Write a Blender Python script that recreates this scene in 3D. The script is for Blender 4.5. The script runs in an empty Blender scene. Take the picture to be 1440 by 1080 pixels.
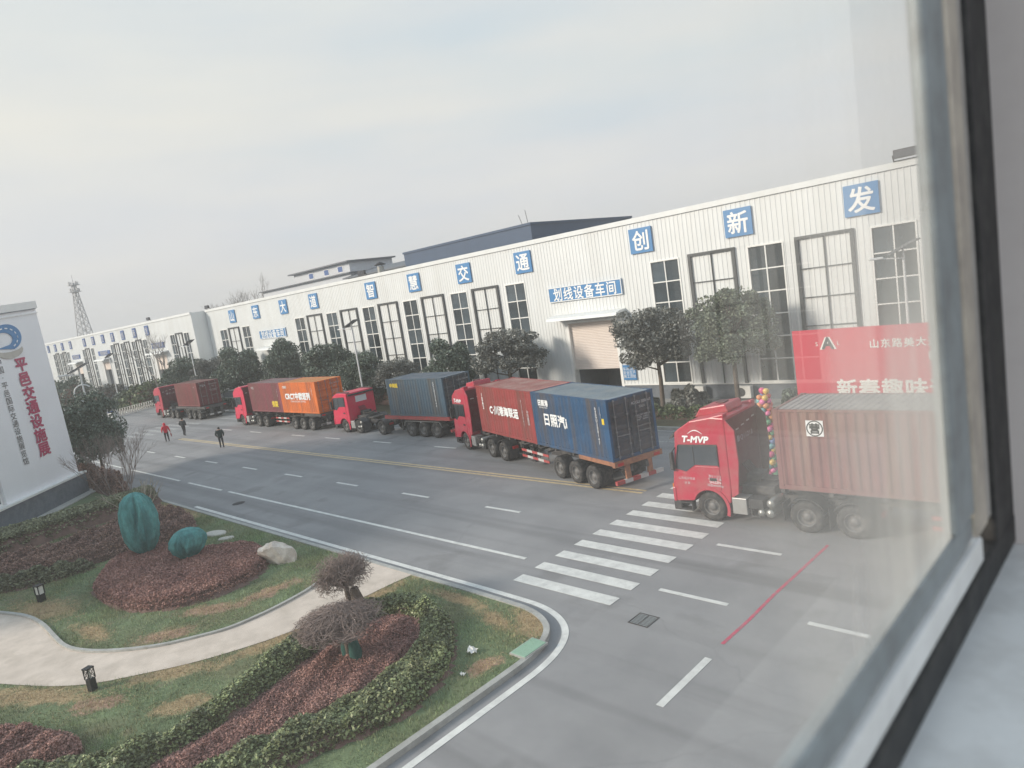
import bpy, bmesh, math, random
import numpy as np
from mathutils import Matrix, Vector
random.seed(7)
RNG = np.random.default_rng(7)
C = bpy.context.scene.collection
S = bpy.context.scene
PI = math.pi
# ------------------------------------------------------------------ camera
CAMZ = 9.0938
cd = bpy.data.cameras.new('camera')
cam = bpy.data.objects.new('camera', cd)
C.objects.link(cam)
_r = (0.711095, 0.686601, -0.151403)
_d = (-0.012013, -0.203442, -0.979013)
_f = (-0.702993, 0.697990, -0.136419)
cam.matrix_world = Matrix(((_r[0], -_d[0], -_f[0], 0), (_r[1], -_d[1], -_f[1], 0),
                           (_r[2], -_d[2], -_f[2], CAMZ), (0, 0, 0, 1)))
cd.sensor_width = 36.0
cd.lens = 983.54 / 1440 * 36
cd.clip_start = 0.02
cd.clip_end = 3000
cd.dof.use_dof = True
cd.dof.focus_distance = 38.0
cd.dof.aperture_fstop = 7.0
S.camera = cam
# ------------------------------------------------------------------ world, sun, exposure
SUN_EL, SUN_AZ = math.radians(24), math.radians(212)     # azimuth clockwise from +Y
w = bpy.data.worlds.new('World')
S.world = w
w.use_nodes = True
nt = w.node_tree
N, L = nt.nodes, nt.links
bg = N['Background']
sky = N.new('ShaderNodeTexSky')
sky.sky_type = 'NISHITA'
sky.sun_disc = False
sky.sun_elevation = SUN_EL
sky.sun_rotation = SUN_AZ
sky.air_density = 1.2
sky.dust_density = 4.0
tc = N.new('ShaderNodeTexCoord')
mp = N.new('ShaderNodeMapping')
mp.inputs['Scale'].default_value = (1.2, 1.2, 6.5)
mp.inputs['Rotation'].default_value = (0.05, -0.06, 0.4)
nz = N.new('ShaderNodeTexNoise')
nz.inputs['Scale'].default_value = 1.5
nz.inputs['Detail'].default_value = 6
nz.inputs['Roughness'].default_value = 0.5
rp = N.new('ShaderNodeValToRGB')
cr = rp.color_ramp
cr.elements[0].position = 0.30; cr.elements[0].color = (3.95, 5.15, 6.15, 1)
cr.elements[1].position = 0.68; cr.elements[1].color = (7.2, 7.0, 6.35, 1)
e = cr.elements.new(0.5); e.color = (5.8, 6.05, 6.2, 1)
# pale band that every hazy sky has towards the horizon, the same all round
sx = N.new('ShaderNodeSeparateXYZ')
hr = N.new('ShaderNodeValToRGB')
h = hr.color_ramp
h.elements[0].position = 0.0; h.elements[0].color = (6.9, 6.4, 5.8, 1)
h.elements[1].position = 0.62; h.elements[1].color = (3.2, 4.9, 6.5, 1)
e = h.elements.new(0.12); e.color = (6.1, 6.0, 6.25, 1)
e = h.elements.new(0.26); e.color = (6.9, 6.65, 6.05, 1)
mx0 = N.new('ShaderNodeMix'); mx0.data_type = 'RGBA'; mx0.inputs[0].default_value = 0.45
mx = N.new('ShaderNodeMix'); mx.data_type = 'RGBA'; mx.inputs[0].default_value = 0.9
L.new(tc.outputs['Generated'], mp.inputs[0]); L.new(mp.outputs[0], nz.inputs['Vector'])
L.new(nz.outputs['Fac'], rp.inputs[0])
L.new(tc.outputs['Generated'], sx.inputs[0]); L.new(sx.outputs['Z'], hr.inputs[0])
L.new(hr.outputs[0], mx0.inputs[6]); L.new(rp.outputs[0], mx0.inputs[7])
L.new(sky.outputs[0], mx.inputs[6]); L.new(mx0.outputs[2], mx.inputs[7])
L.new(mx.outputs[2], bg.inputs['Color'])
bg.inputs['Strength'].default_value = 0.081
sd = bpy.data.lights.new('sun', 'SUN')
sd.energy = 2.3
sd.angle = math.radians(11)
sd.color = (1.0, 0.90, 0.77)
so = bpy.data.objects.new('sun', sd)
C.objects.link(so)
sv = Vector((math.sin(SUN_AZ) * math.cos(SUN_EL), math.cos(SUN_AZ) * math.cos(SUN_EL), math.sin(SUN_EL)))
so.rotation_euler = (-sv).to_track_quat('-Z', 'Y').to_euler()
so.location = (-20, -40, 60)
vs = S.view_settings
vs.view_transform = 'Standard'; vs.look = 'None'; vs.exposure = 0.75; vs.gamma = 1.0
vs.use_curve_mapping = False
S.render.engine = 'CYCLES'
cy = S.cycles
cy.use_denoising = True
cy.max_bounces = 6; cy.diffuse_bounces = 3; cy.glossy_bounces = 3; cy.transmission_bounces = 4
cy.transparent_max_bounces = 12
cy.caustics_reflective = False; cy.caustics_refractive = False

# ------------------------------------------------------------------ helpers
def tag(o, label=None, cat=None, group=None, kind=None):
    if label: o['label'] = label
    if cat: o['category'] = cat
    if group: o['group'] = group
    if kind: o['kind'] = kind
    return o

def empty(name, loc, rz=0.0, label=None, cat=None, group=None):
    o = bpy.data.objects.new(name, None)
    o.empty_display_size = 0.3
    C.objects.link(o)
    o.location = loc
    o.rotation_euler = (0, 0, rz)
    return tag(o, label, cat, group)

def link(name, me, parent=None, loc=(0, 0, 0), rot=(0, 0, 0)):
    o = bpy.data.objects.new(name, me)
    C.objects.link(o)
    if parent is not None: o.parent = parent
    o.location = loc
    o.rotation_euler = rot
    return o

def copy_tree(o, parent=None):
    c = o.copy()
    C.objects.link(c)
    if parent is not None: c.parent = parent
    for ch in list(o.children): copy_tree(ch, c)
    return c

class MB:
    """collects shapes for one mesh"""
    def __init__(s): s.v = []; s.f = []; s.m = []; s.s = []
    def add(s, vs_, fs, m=0, sm=False):
        b = len(s.v)
        s.v += [tuple(p) for p in vs_]
        s.f += [tuple(b + i for i in f) for f in fs]
        s.m += [m] * len(fs); s.s += [sm] * len(fs)
        return s
    def box(s, x0, x1, y0, y1, z0, z1, m=0):
        v = [(x0, y0, z0), (x1, y0, z0), (x1, y1, z0), (x0, y1, z0), (x0, y0, z1), (x1, y0, z1), (x1, y1, z1), (x0, y1, z1)]
        return s.add(v, [(0, 3, 2, 1), (4, 5, 6, 7), (0, 1, 5, 4), (1, 2, 6, 5), (2, 3, 7, 6), (3, 0, 4, 7)], m)
    def bar(s, p0, p1, wx, wz=None, m=0):
        p0, p1 = Vector(p0), Vector(p1); d = (p1 - p0).normalized()
        up = Vector((0, 0, 1)) if abs(d.z) < 0.95 else Vector((0, 1, 0))
        a = d.cross(up).normalized() * (wx / 2); b = a.cross(d).normalized() * ((wz or wx) / 2)
        v = [p + k for p in (p0, p1) for k in (a + b, a - b, -a - b, -a + b)]
        return s.add(v, [(0, 1, 2, 3), (7, 6, 5, 4), (0, 4, 5, 1), (1, 5, 6, 2), (2, 6, 7, 3), (3, 7, 4, 0)], m)
    def tube(s, pts, r, n=8, m=0, sm=True, caps=True):
        pts = [Vector(p) for p in pts]
        rs = r if isinstance(r, (list, tuple)) else [r] * len(pts)
        v = []; f = []
        ref = None
        for i, p in enumerate(pts):
            d = (pts[min(i + 1, len(pts) - 1)] - pts[max(i - 1, 0)]).normalized()
            if ref is None: ref = Vector((0, 0, 1)) if abs(d.z) < 0.9 else Vector((1, 0, 0))
            a = d.cross(ref).normalized(); b = a.cross(d)
            ref = b
            for k in range(n):
                t = 2 * PI * k / n
                v.append(p + (a * math.cos(t) + b * math.sin(t)) * rs[i])
        for i in range(len(pts) - 1):
            for k in range(n):
                k2 = (k + 1) % n
                f.append((i * n + k, i * n + k2, (i + 1) * n + k2, (i + 1) * n + k))
        s.add(v, f, m, sm)
        if caps:
            s.add(v[:n], [tuple(range(n))], m); s.add(v[-n:], [tuple(reversed(range(n)))], m)
        return s
    def lathe(s, prof, n=24, axis='z', o=(0, 0, 0), m=0, sm=True):
        v = []; f = []
        for (r, h_) in prof:
            for k in range(n):
                t = 2 * PI * k / n; c, q = r * math.cos(t), r * math.sin(t)
                p = (c, q, h_) if axis == 'z' else ((c, h_, q) if axis == 'y' else (h_, c, q))
                v.append((p[0] + o[0], p[1] + o[1], p[2] + o[2]))
        for i in range(len(prof) - 1):
            for k in range(n):
                k2 = (k + 1) % n
                f.append((i * n + k, i * n + k2, (i + 1) * n + k2, (i + 1) * n + k))
        return s.add(v, f, m, sm)
    def prism(s, poly, y0, y1, m=0, plane='xz'):
        n = len(poly)
        def P(a, b, t): return (a, t, b) if plane == 'xz' else ((a, b, t) if plane == 'xy' else (t, a, b))
        v = [P(a, b, y0) for a, b in poly] + [P(a, b, y1) for a, b in poly]
        f = [tuple(range(n)), tuple(reversed(range(n, 2 * n)))]
        f += [(i, n + i, n + (i + 1) % n, (i + 1) % n) for i in range(n)]
        return s.add(v, f, m)
    def sheet(s, prof, z0, z1, m=0, plane='xy'):
        """an open profile polyline swept along the third axis"""
        v = []
        for a, b in prof:
            if plane == 'xy': v += [(a, b, z0), (a, b, z1)]
            elif plane == 'xz': v += [(a, z0, b), (a, z1, b)]
            else: v += [(z0, a, b), (z1, a, b)]
        return s.add(v, [(2 * i, 2 * i + 2, 2 * i + 3, 2 * i + 1) for i in range(len(prof) - 1)], m)
    def mesh(s, name, mats):
        me = bpy.data.meshes.new(name)
        me.from_pydata(s.v, [], s.f)
        for m in (mats if isinstance(mats, (list, tuple)) else [mats]): me.materials.append(m)
        me.polygons.foreach_set('material_index', s.m)
        me.polygons.foreach_set('use_smooth', s.s)
        bm = bmesh.new(); bm.from_mesh(me)
        bmesh.ops.recalc_face_normals(bm, faces=bm.faces)
        bm.to_mesh(me); bm.free()
        me.update()
        return me
    def build(s, name, mats, parent=None, loc=(0, 0, 0), rot=(0, 0, 0), bevel=0.0):
        o = link(name, s.mesh(name, mats), parent, loc, rot)
        if bevel:
            b = o.modifiers.new('bevel', 'BEVEL'); b.width = bevel; b.segments = 2; b.limit_method = 'ANGLE'
            b.angle_limit = math.radians(40)
        return o

def np_mesh(name, verts, faces, mat, smooth=False):
    """verts (n,3) array, faces (m,k) array"""
    me = bpy.data.meshes.new(name)
    k = faces.shape[1]
    me.vertices.add(len(verts)); me.vertices.foreach_set('co', verts.astype(np.float32).ravel())
    me.loops.add(faces.size); me.loops.foreach_set('vertex_index', faces.astype(np.int32).ravel())
    me.polygons.add(len(faces))
    me.polygons.foreach_set('loop_start', np.arange(0, faces.size, k, dtype=np.int32))
    if smooth: me.polygons.foreach_set('use_smooth', np.ones(len(faces), dtype=bool))
    me.materials.append(mat)
    me.update(calc_edges=True)
    return me

def leaf_quads(P, size, elong=1.6, up=0.25, jitter=0.4):
    """one folded diamond leaf at each point"""
    n = len(P)
    d = RNG.normal(size=(n, 3)); d[:, 2] += up; d /= np.linalg.norm(d, axis=1, keepdims=True)
    r = RNG.normal(size=(n, 3)); a = np.cross(d, r); a /= np.linalg.norm(a, axis=1, keepdims=True) + 1e-9
    b = np.cross(d, a)
    s = size * (1 + jitter * RNG.uniform(-1, 1, size=(n, 1)))
    l = a * s * elong * 0.5; wd = b * s * 0.5
    V = np.stack([P - l, P + wd + d * s * .12, P + l, P - wd + d * s * .12], axis=1).reshape(-1, 3)
    F = np.arange(4 * n).reshape(n, 4)
    return V, F

def in_poly(pts, poly):
    x, y = pts[:, 0], pts[:, 1]
    res = np.zeros(len(pts), bool)
    n = len(poly)
    for i in range(n):
        x0, y0 = poly[i]; x1, y1 = poly[(i + 1) % n]
        c = ((y0 > y) != (y1 > y)) & (x < (x1 - x0) * (y - y0) / ((y1 - y0) if y1 != y0 else 1e-9) + x0)
        res ^= c
    return res

def edge_dist(pts, poly):
    dm = np.full(len(pts), 1e9)
    n = len(poly)
    for i in range(n):
        a = np.array(poly[i]); b = np.array(poly[(i + 1) % n]); ab = b - a
        t = np.clip(((pts - a) @ ab) / (ab @ ab + 1e-12), 0, 1)
        dm = np.minimum(dm, np.linalg.norm(pts - (a + t[:, None] * ab), axis=1))
    return dm

def sample_poly(poly, n):
    P = np.array(poly); lo, hi = P.min(0), P.max(0); out = []
    tot = 0
    while tot < n:
        q = RNG.uniform(lo, hi, size=(n, 2)); q = q[in_poly(q, poly)]
        out.append(q); tot += len(q)
    return np.concatenate(out)[:n]

def smooth_poly(pts, it=2, closed=True):
    for _ in range(it):
        o = []
        n = len(pts)
        rng_ = range(n if closed else n - 1)
        if not closed: o.append(pts[0])
        for i in rng_:
            a, b = pts[i], pts[(i + 1) % n]
            o += [(a[0] * .75 + b[0] * .25, a[1] * .75 + b[1] * .25), (a[0] * .25 + b[0] * .75, a[1] * .25 + b[1] * .75)]
        if not closed: o.append(pts[-1])
        pts = o
    return pts

def offset_line(pts, d):
    """offset an open polyline to its left by d"""
    out = []
    n = len(pts)
    for i in range(n):
        a = Vector(pts[max(i - 1, 0)]); b = Vector(pts[min(i + 1, n - 1)])
        t = (b - a).normalized()
        out.append((pts[i][0] - t.y * d, pts[i][1] + t.x * d))
    return out

def poly_sheet(name, poly, z, mat, parent=None, zb=None):
    bm = bmesh.new()
    vs_ = [bm.verts.new((x, y, z)) for x, y in poly]
    es = [bm.edges.new((vs_[i], vs_[(i + 1) % len(vs_)])) for i in range(len(vs_))]
    bmesh.ops.triangle_fill(bm, edges=es, use_beauty=True, normal=(0, 0, 1))
    if zb is not None:
        lo = [bm.verts.new((x, y, zb)) for x, y in poly]
        for i in range(len(poly)):
            j = (i + 1) % len(poly)
            bm.faces.new((vs_[i], lo[i], lo[j], vs_[j]))
    bmesh.ops.recalc_face_normals(bm, faces=bm.faces)
    me = bpy.data.meshes.new(name); bm.to_mesh(me); bm.free()
    me.materials.append(mat)
    return link(name, me, parent)

def text_mesh(body, size, mat, bold=0.0, sx=1.0, spacing=1.0, depth=0.0, shear=0.0, line=1.0):
    cu = bpy.data.curves.new('lettering', 'FONT')
    cu.body = body; cu.size = size
    cu.align_x = 'CENTER'; cu.align_y = 'CENTER'
    cu.space_character = spacing; cu.shear = shear; cu.space_line = line
    cu.resolution_u = 3
    o = bpy.data.objects.new('lettering', cu); C.objects.link(o)
    dg = bpy.context.evaluated_depsgraph_get(); dg.update()
    me = bpy.data.meshes.new_from_object(o.evaluated_get(dg))
    bpy.data.objects.remove(o); bpy.data.curves.remove(cu)
    if sx != 1.0: me.transform(Matrix.Diagonal((sx, 1, 1, 1)))
    if bold > .008:                     # heavier strokes: thin sheets laid over each other, each a little higher
        bm = bmesh.new()
        for i in range(8):
            c = me.copy(); t_ = 2 * PI * i / 8
            c.transform(Matrix.Translation((bold * math.cos(t_), bold * math.sin(t_), .0012 * i))); bm.from_mesh(c); bpy.data.meshes.remove(c)
        bm.to_mesh(me); bm.free()
    me.materials.clear(); me.materials.append(mat)
    me.name = 'lettering'
    return me

def centre_mesh(me):
    n = len(me.vertices)
    if not n: return me
    a = np.empty(n * 3, dtype=np.float32); me.vertices.foreach_get('co', a); a = a.reshape(-1, 3)
    c = (a.min(0) + a.max(0)) / 2
    me.transform(Matrix.Translation((-c[0], -c[1], 0)))
    return me

# ------------------------------------------------------------------ materials
def mat(name, col, rough=0.7, metal=0.0, var=0.12, vscale=3.0, bump=0.0, bscale=30.0, dirt=None, dfac=0.35, dscale=1.2,
        streak=False, island=0.0, spec=0.5, stretch=None):
    m = bpy.data.materials.new(name); m.use_nodes = True
    n, l = m.node_tree.nodes, m.node_tree.links
    b = n['Principled BSDF']
    b.inputs['Roughness'].default_value = rough; b.inputs['Metallic'].default_value = metal
    b.inputs['Specular IOR Level'].default_value = spec
    t = n.new('ShaderNodeTexCoord'); src = t.outputs['Object']
    if stretch:
        q = n.new('ShaderNodeMapping'); q.inputs['Scale'].default_value = stretch
        l.new(src, q.inputs[0]); src = q.outputs[0]
    z = n.new('ShaderNodeTexNoise'); z.inputs['Scale'].default_value = vscale; z.inputs['Detail'].default_value = 6
    z.inputs['Roughness'].default_value = 0.62
    l.new(src, z.inputs['Vector'])
    r = n.new('ShaderNodeValToRGB')
    lo = [max(0, c * (1 - var)) for c in col[:3]]; hi = [min(1, c * (1 + var)) for c in col[:3]]
    r.color_ramp.elements[0].position = .3; r.color_ramp.elements[1].position = .72
    r.color_ramp.elements[0].color = (*lo, 1); r.color_ramp.elements[1].color = (*hi, 1)
    l.new(z.outputs['Fac'], r.inputs[0]); out = r.outputs[0]
    if dirt is not None:
        q = n.new('ShaderNodeMapping')
        q.inputs['Scale'].default_value = (dscale * 2.5, dscale * 2.5, dscale * (.25 if streak else 2.5))
        l.new(t.outputs['Object'], q.inputs[0])
        z2 = n.new('ShaderNodeTexNoise'); z2.inputs['Scale'].default_value = 1.0; z2.inputs['Detail'].default_value = 7
        z2.inputs['Roughness'].default_value = .65
        l.new(q.outputs[0], z2.inputs['Vector'])
        r2 = n.new('ShaderNodeValToRGB'); r2.color_ramp.elements[0].position = .42; r2.color_ramp.elements[1].position = .75
        r2.color_ramp.elements[0].color = (0, 0, 0, 1); r2.color_ramp.elements[1].color = (dfac * 2, dfac * 2, dfac * 2, 1)
        l.new(z2.outputs['Fac'], r2.inputs[0])
        x = n.new('ShaderNodeMix'); x.data_type = 'RGBA'; x.clamp_factor = True
        l.new(r2.outputs[0], x.inputs[0]); l.new(out, x.inputs[6]); x.inputs[7].default_value = (*dirt, 1)
        out = x.outputs[2]
    if island:
        g = n.new('ShaderNodeNewGeometry')
        hsv = n.new('ShaderNodeHueSaturation')
        a = n.new('ShaderNodeMapRange'); a.inputs[3].default_value = 1 - island; a.inputs[4].default_value = 1 + island
        l.new(g.outputs['Random Per Island'], a.inputs[0]); l.new(a.outputs[0], hsv.inputs['Value'])
        a2 = n.new('ShaderNodeMapRange'); a2.inputs[3].default_value = .5 - island * .05; a2.inputs[4].default_value = .5 + island * .05
        l.new(z.outputs['Fac'], a2.inputs[0]); l.new(a2.outputs[0], hsv.inputs['Hue'])
        l.new(out, hsv.inputs['Color']); out = hsv.outputs[0]
    l.new(out, b.inputs['Base Color'])
    if bump:
        z3 = n.new('ShaderNodeTexNoise'); z3.inputs['Scale'].default_value = bscale; z3.inputs['Detail'].default_value = 5
        l.new(src, z3.inputs['Vector'])
        bp = n.new('ShaderNodeBump'); bp.inputs['Strength'].default_value = bump; bp.inputs['Distance'].default_value = .02
        l.new(z3.outputs['Fac'], bp.inputs['Height']); l.new(bp.outputs[0], b.inputs['Normal'])
    return m

M = {}
GR = (.23, .20, .17)
def mk(k, *a, **kw): M[k] = mat(k, *a, **kw)
mk('cladding', (.74, .76, .765), .5, var=.05, vscale=.35, dirt=(.55, .54, .50), dfac=.18, dscale=.35, streak=True)
mk('hall_white', (.90, .91, .94), .55, var=.03, vscale=.4, dirt=(.7, .7, .7), dfac=.08, dscale=.4, streak=True)
mk('white_trim', (.84, .84, .82), .5, var=.04)
mk('shutter', (.78, .70, .65), .55, var=.05, dirt=(.5, .43, .38), dfac=.15)
mk('plinth', (.13, .15, .18), .8, var=.12, vscale=1.5, dirt=(.25, .25, .25), dfac=.2)
mk('dark_frame', (.05, .055, .06), .45, var=.1)
mk('roof_blue', (.045, .08, .145), .6, var=.1, vscale=.6)
mk('roof_grey', (.12, .13, .15), .6, var=.12, vscale=.5)
mk('render_grey', (.30, .32, .36), .8, var=.08)
mk('house_wall', (.56, .58, .62), .8, var=.08)
mk('sign_blue', (.06, .225, .48), .4, var=.06, vscale=1.0, dirt=(.10, .24, .48), dfac=.15)
mk('sign_navy', (.05, .11, .30), .5, var=.06)
mk('white_print', (.86, .87, .88), .5, var=.02)
mk('grey_print', (.55, .56, .58), .6, var=.25, vscale=6, dirt=(.3, .2, .2), dfac=.2, dscale=4)
mk('black_print', (.03, .03, .035), .5, var=.1)
mk('red_print', (.46, .05, .13), .55, var=.08)
mk('yellow_print', (.75, .55, .04), .55, var=.08)
mk('banner_red', (.62, .018, .055), .65, var=.06, vscale=.7)
mk('banner_text', (.80, .78, .74), .6, var=.03)
mk('concrete', (.50, .49, .46), .9, var=.1, vscale=1.2, bump=.15, bscale=60, dirt=(.33, .31, .28), dfac=.25)
mk('kerb', (.42, .42, .40), .9, var=.14, vscale=2.5, bump=.2, bscale=50, dirt=(.26, .25, .23), dfac=.35)
mk('pathway', (.65, .56, .485), .92, var=.10, vscale=1.1, bump=.15, bscale=90, dirt=(.40, .34, .28), dfac=.32, dscale=.5)
mk('apron', (.36, .36, .35), .9, var=.1, vscale=.6)
mk('paint_white', (.72, .72, .69), .75, var=.08, vscale=3, dirt=(.34, .34, .34), dfac=.28, dscale=.9)
mk('paint_worn', (.50, .50, .49), .8, var=.15, vscale=5, dirt=(.22, .22, .23), dfac=.8, dscale=2.0)
mk('paint_yellow', (.64, .50, .29), .75, var=.12, vscale=4, dirt=(.25, .23, .20), dfac=.4, dscale=2.0)
mk('red_strip', (.60, .05, .12), .75, var=.2, vscale=6, dirt=(.22, .20, .21), dfac=.5, dscale=2.5)
mk('iron', (.035, .035, .04), .7, .3, var=.2)
mk('cover_green', (.28, .45, .33), .7, var=.1, vscale=3, dirt=(.2, .25, .2), dfac=.2)
# vehicles
mk('cab_red', (.47, .03, .065), .32, var=.05, vscale=.8, dirt=(.36, .16, .15), dfac=.35, dscale=.8)
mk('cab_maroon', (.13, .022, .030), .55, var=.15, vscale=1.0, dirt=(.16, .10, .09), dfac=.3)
mk('cab_pink', (.66, .028, .085), .34, var=.05, vscale=.8, dirt=(.45, .15, .14), dfac=.18, dscale=.8)
mk('dark_plastic', (.035, .035, .038), .6, var=.15, dirt=(.16, .15, .14), dfac=.25)
mk('chassis', (.045, .045, .05), .75, var=.25, vscale=4, dirt=(.18, .165, .15), dfac=.45)
mk('rubber', (.022, .022, .024), .85, var=.2, vscale=5, dirt=(.12, .11, .10), dfac=.5, dscale=2)
mk('rim_steel', (.20, .20, .20), .6, .3, var=.25, vscale=8, dirt=(.12, .10, .085), dfac=.5, dscale=4)
mk('alu', (.48, .48, .47), .45, .6, var=.1, dirt=(.25, .23, .2), dfac=.3)
mk('tank_steel', (.40, .40, .38), .4, .7, var=.12, dirt=(.2, .18, .16), dfac=.3)
mk('lamp_clear', (.7, .7, .72), .15, var=.02)
mk('lamp_orange', (.8, .25, .03), .3, var=.02)
mk('lamp_red', (.5, .02, .02), .3, var=.02)
mk('orange_steel', (.37, .165, .09), .7, var=.2, vscale=3, dirt=(.14, .07, .05), dfac=.5, dscale=2)
mk('red_steel', (.36, .045, .05), .65, var=.15, vscale=3, dirt=(.14, .08, .07), dfac=.45, dscale=2)
mk('stripe_red', (.44, .06, .06), .6, var=.1, dirt=(.2, .14, .12), dfac=.3)
mk('stripe_white', (.62, .60, .58), .6, var=.1, dirt=(.25, .2, .18), dfac=.35)
for k, c, d in (('maroon', (.185, .038, .042), (.12, .045, .035)), ('wine', (.21, .045, .062), (.14, .06, .05)), ('brick', (.30, .045, .045), (.17, .06, .05)),
                ('dusty', (.23, .085, .085), (.28, .18, .15)), ('orange', (.72, .17, .025), (.40, .12, .05)),
                ('slate', (.055, .10, .145), (.10, .095, .09)), ('blue', (.018, .075, .17), (.085, .07, .065))):
    mk('box_' + k, c, .6, var=.16, vscale=1.1, dirt=d, dfac=.6, dscale=.7, streak=True)
for k, c, d in (('maroon', (.24, .10, .09), (.34, .26, .22)), ('wine', (.28, .16, .16), (.36, .30, .28)), ('brick', (.40, .17, .15), (.48, .33, .28)),
                ('dusty', (.34, .29, .28), (.40, .35, .32)), ('orange', (.74, .30, .10), (.6, .35, .2)),
                ('slate', (.15, .18, .22), (.25, .25, .26)), ('blue', (.24, .28, .31), (.32, .33, .33))):
    mk('top_' + k, c, .75, var=.15, vscale=1.0, dirt=d, dfac=.5, dscale=.5)
mk('door_slate', (.045, .055, .075), .6, var=.2, vscale=2, dirt=(.12, .09, .08), dfac=.4, dscale=1)
mk('bar_steel', (.24, .25, .27), .5, .5, var=.15, dirt=(.15, .09, .06), dfac=.35)
# vegetation
mk('leaf_ever', (0.15, 0.175, 0.125), .6, var=.3, vscale=.9, island=.5)
mk('leaf_dark', (0.125, 0.16, 0.125), .6, var=.3, vscale=.9, island=.5)
mk('leaf_purple', (0.17, 0.175, 0.16), .6, var=.3, vscale=.9, island=.5)
mk('leaf_hedge', (0.12, 0.15, 0.075), .6, var=.35, vscale=1.2, island=.55)
mk('leaf_ring', (0.21, 0.235, 0.11), .5, var=.4, vscale=.9, island=.65)
mk('leaf_red', (.36, .195, .165), .8, var=.3, vscale=.9, island=.38)
mk('leaf_brown', (.30, .185, .15), .75, var=.35, vscale=.8, island=.55)
mk('leaf_olive', (.19, .195, .12), .7, var=.35, vscale=.8, island=.55)
mk('leaf_clip', (.23, .24, .145), .7, var=.3, vscale=1.5, island=.5)
mk('bark', (.13, .10, .08), .9, var=.25, vscale=6, bump=.4, bscale=20)
mk('bark_pale', (.42, .37, .30), .85, var=.25, vscale=5)
mk('twig', (.27, .21, .19), .85, var=.2, vscale=3)
mk('twig_far', (.24, .22, .21), .9, var=.1, vscale=1)
mk('mulch', (.17, .105, .088), .95, var=.3, vscale=3, bump=.4, bscale=15)
mk('net', (.10, .32, .31), .9, var=.3, vscale=2.4, bump=1.0, bscale=13, dirt=(.02, .09, .10), dfac=.4, dscale=1.0, streak=True)
mk('net_dark', (.02, .09, .075), .8, var=.2, vscale=4, bump=.3, bscale=30)
mk('rock', (.70, .63, .56), .9, var=.2, vscale=2, bump=.6, bscale=8, dirt=(.33, .24, .18), dfac=.35)
mk('slab', (.55, .52, .47), .9, var=.1, vscale=3)
mk('black_metal', (.02, .022, .024), .5, .2, var=.15)
mk('frosted', (.72, .72, .68), .5, var=.04)
mk('pole_white', (.74, .75, .76), .4, var=.04)
mk('panel_dark', (.05, .055, .07), .3, var=.1)
mk('tower', (.42, .42, .43), .7, .2, var=.1)
mk('plastic_white', (.72, .72, .70), .5, var=.04)
# own window
mk('sill', (.92, .91, .895), .35, var=.06, vscale=9, bump=.05, bscale=60, dirt=(.52, .49, .46), dfac=.22, dscale=9)
mk('jamb', (.92, .845, .82), .7, var=.03, vscale=6, dirt=(.5, .42, .40), dfac=.12, dscale=3)
mk('room_wall', (.62, .60, .57), .85, var=.03)
mk('room_back', (.10, .085, .07), .85, var=.06)
mk('alu_sash', (.30, .33, .345), .5, .25, var=.12, vscale=14, dirt=(.18, .18, .18), dfac=.4, dscale=10)
mk('alu_edge', (.60, .54, .46), .4, .4, var=.08, vscale=14, dirt=(.30, .26, .24), dfac=.4, dscale=9)
mk('seal', (.012, .012, .013), .6, var=.15, vscale=30, dirt=(.09, .085, .08), dfac=.3, dscale=18)
mk('brush', (.38, .35, .33), .8, var=.2, vscale=60)
# people
for k, c in (('coat_red', (.62, .02, .05)), ('coat_black', (.022, .026, .032)), ('coat_green', (.018, .034, .034)), ('trousers', (.018, .018, .024)),
             ('skin', (.42, .25, .18)), ('hair', (.015, .013, .012)), ('shoe', (.02, .02, .02)), ('bag', (.30, .05, .06))):
    mk(k, c, .75, var=.12, vscale=8)
for i, c in enumerate(((.70, .12, .26), (.75, .52, .16), (.66, .14, .12), (.20, .45, .48), (.15, .38, .22), (.18, .25, .50), (.72, .32, .16), (.80, .20, .42), (.80, .72, .45))):
    mk('balloon%d' % i, c, .3, var=.03)

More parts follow.
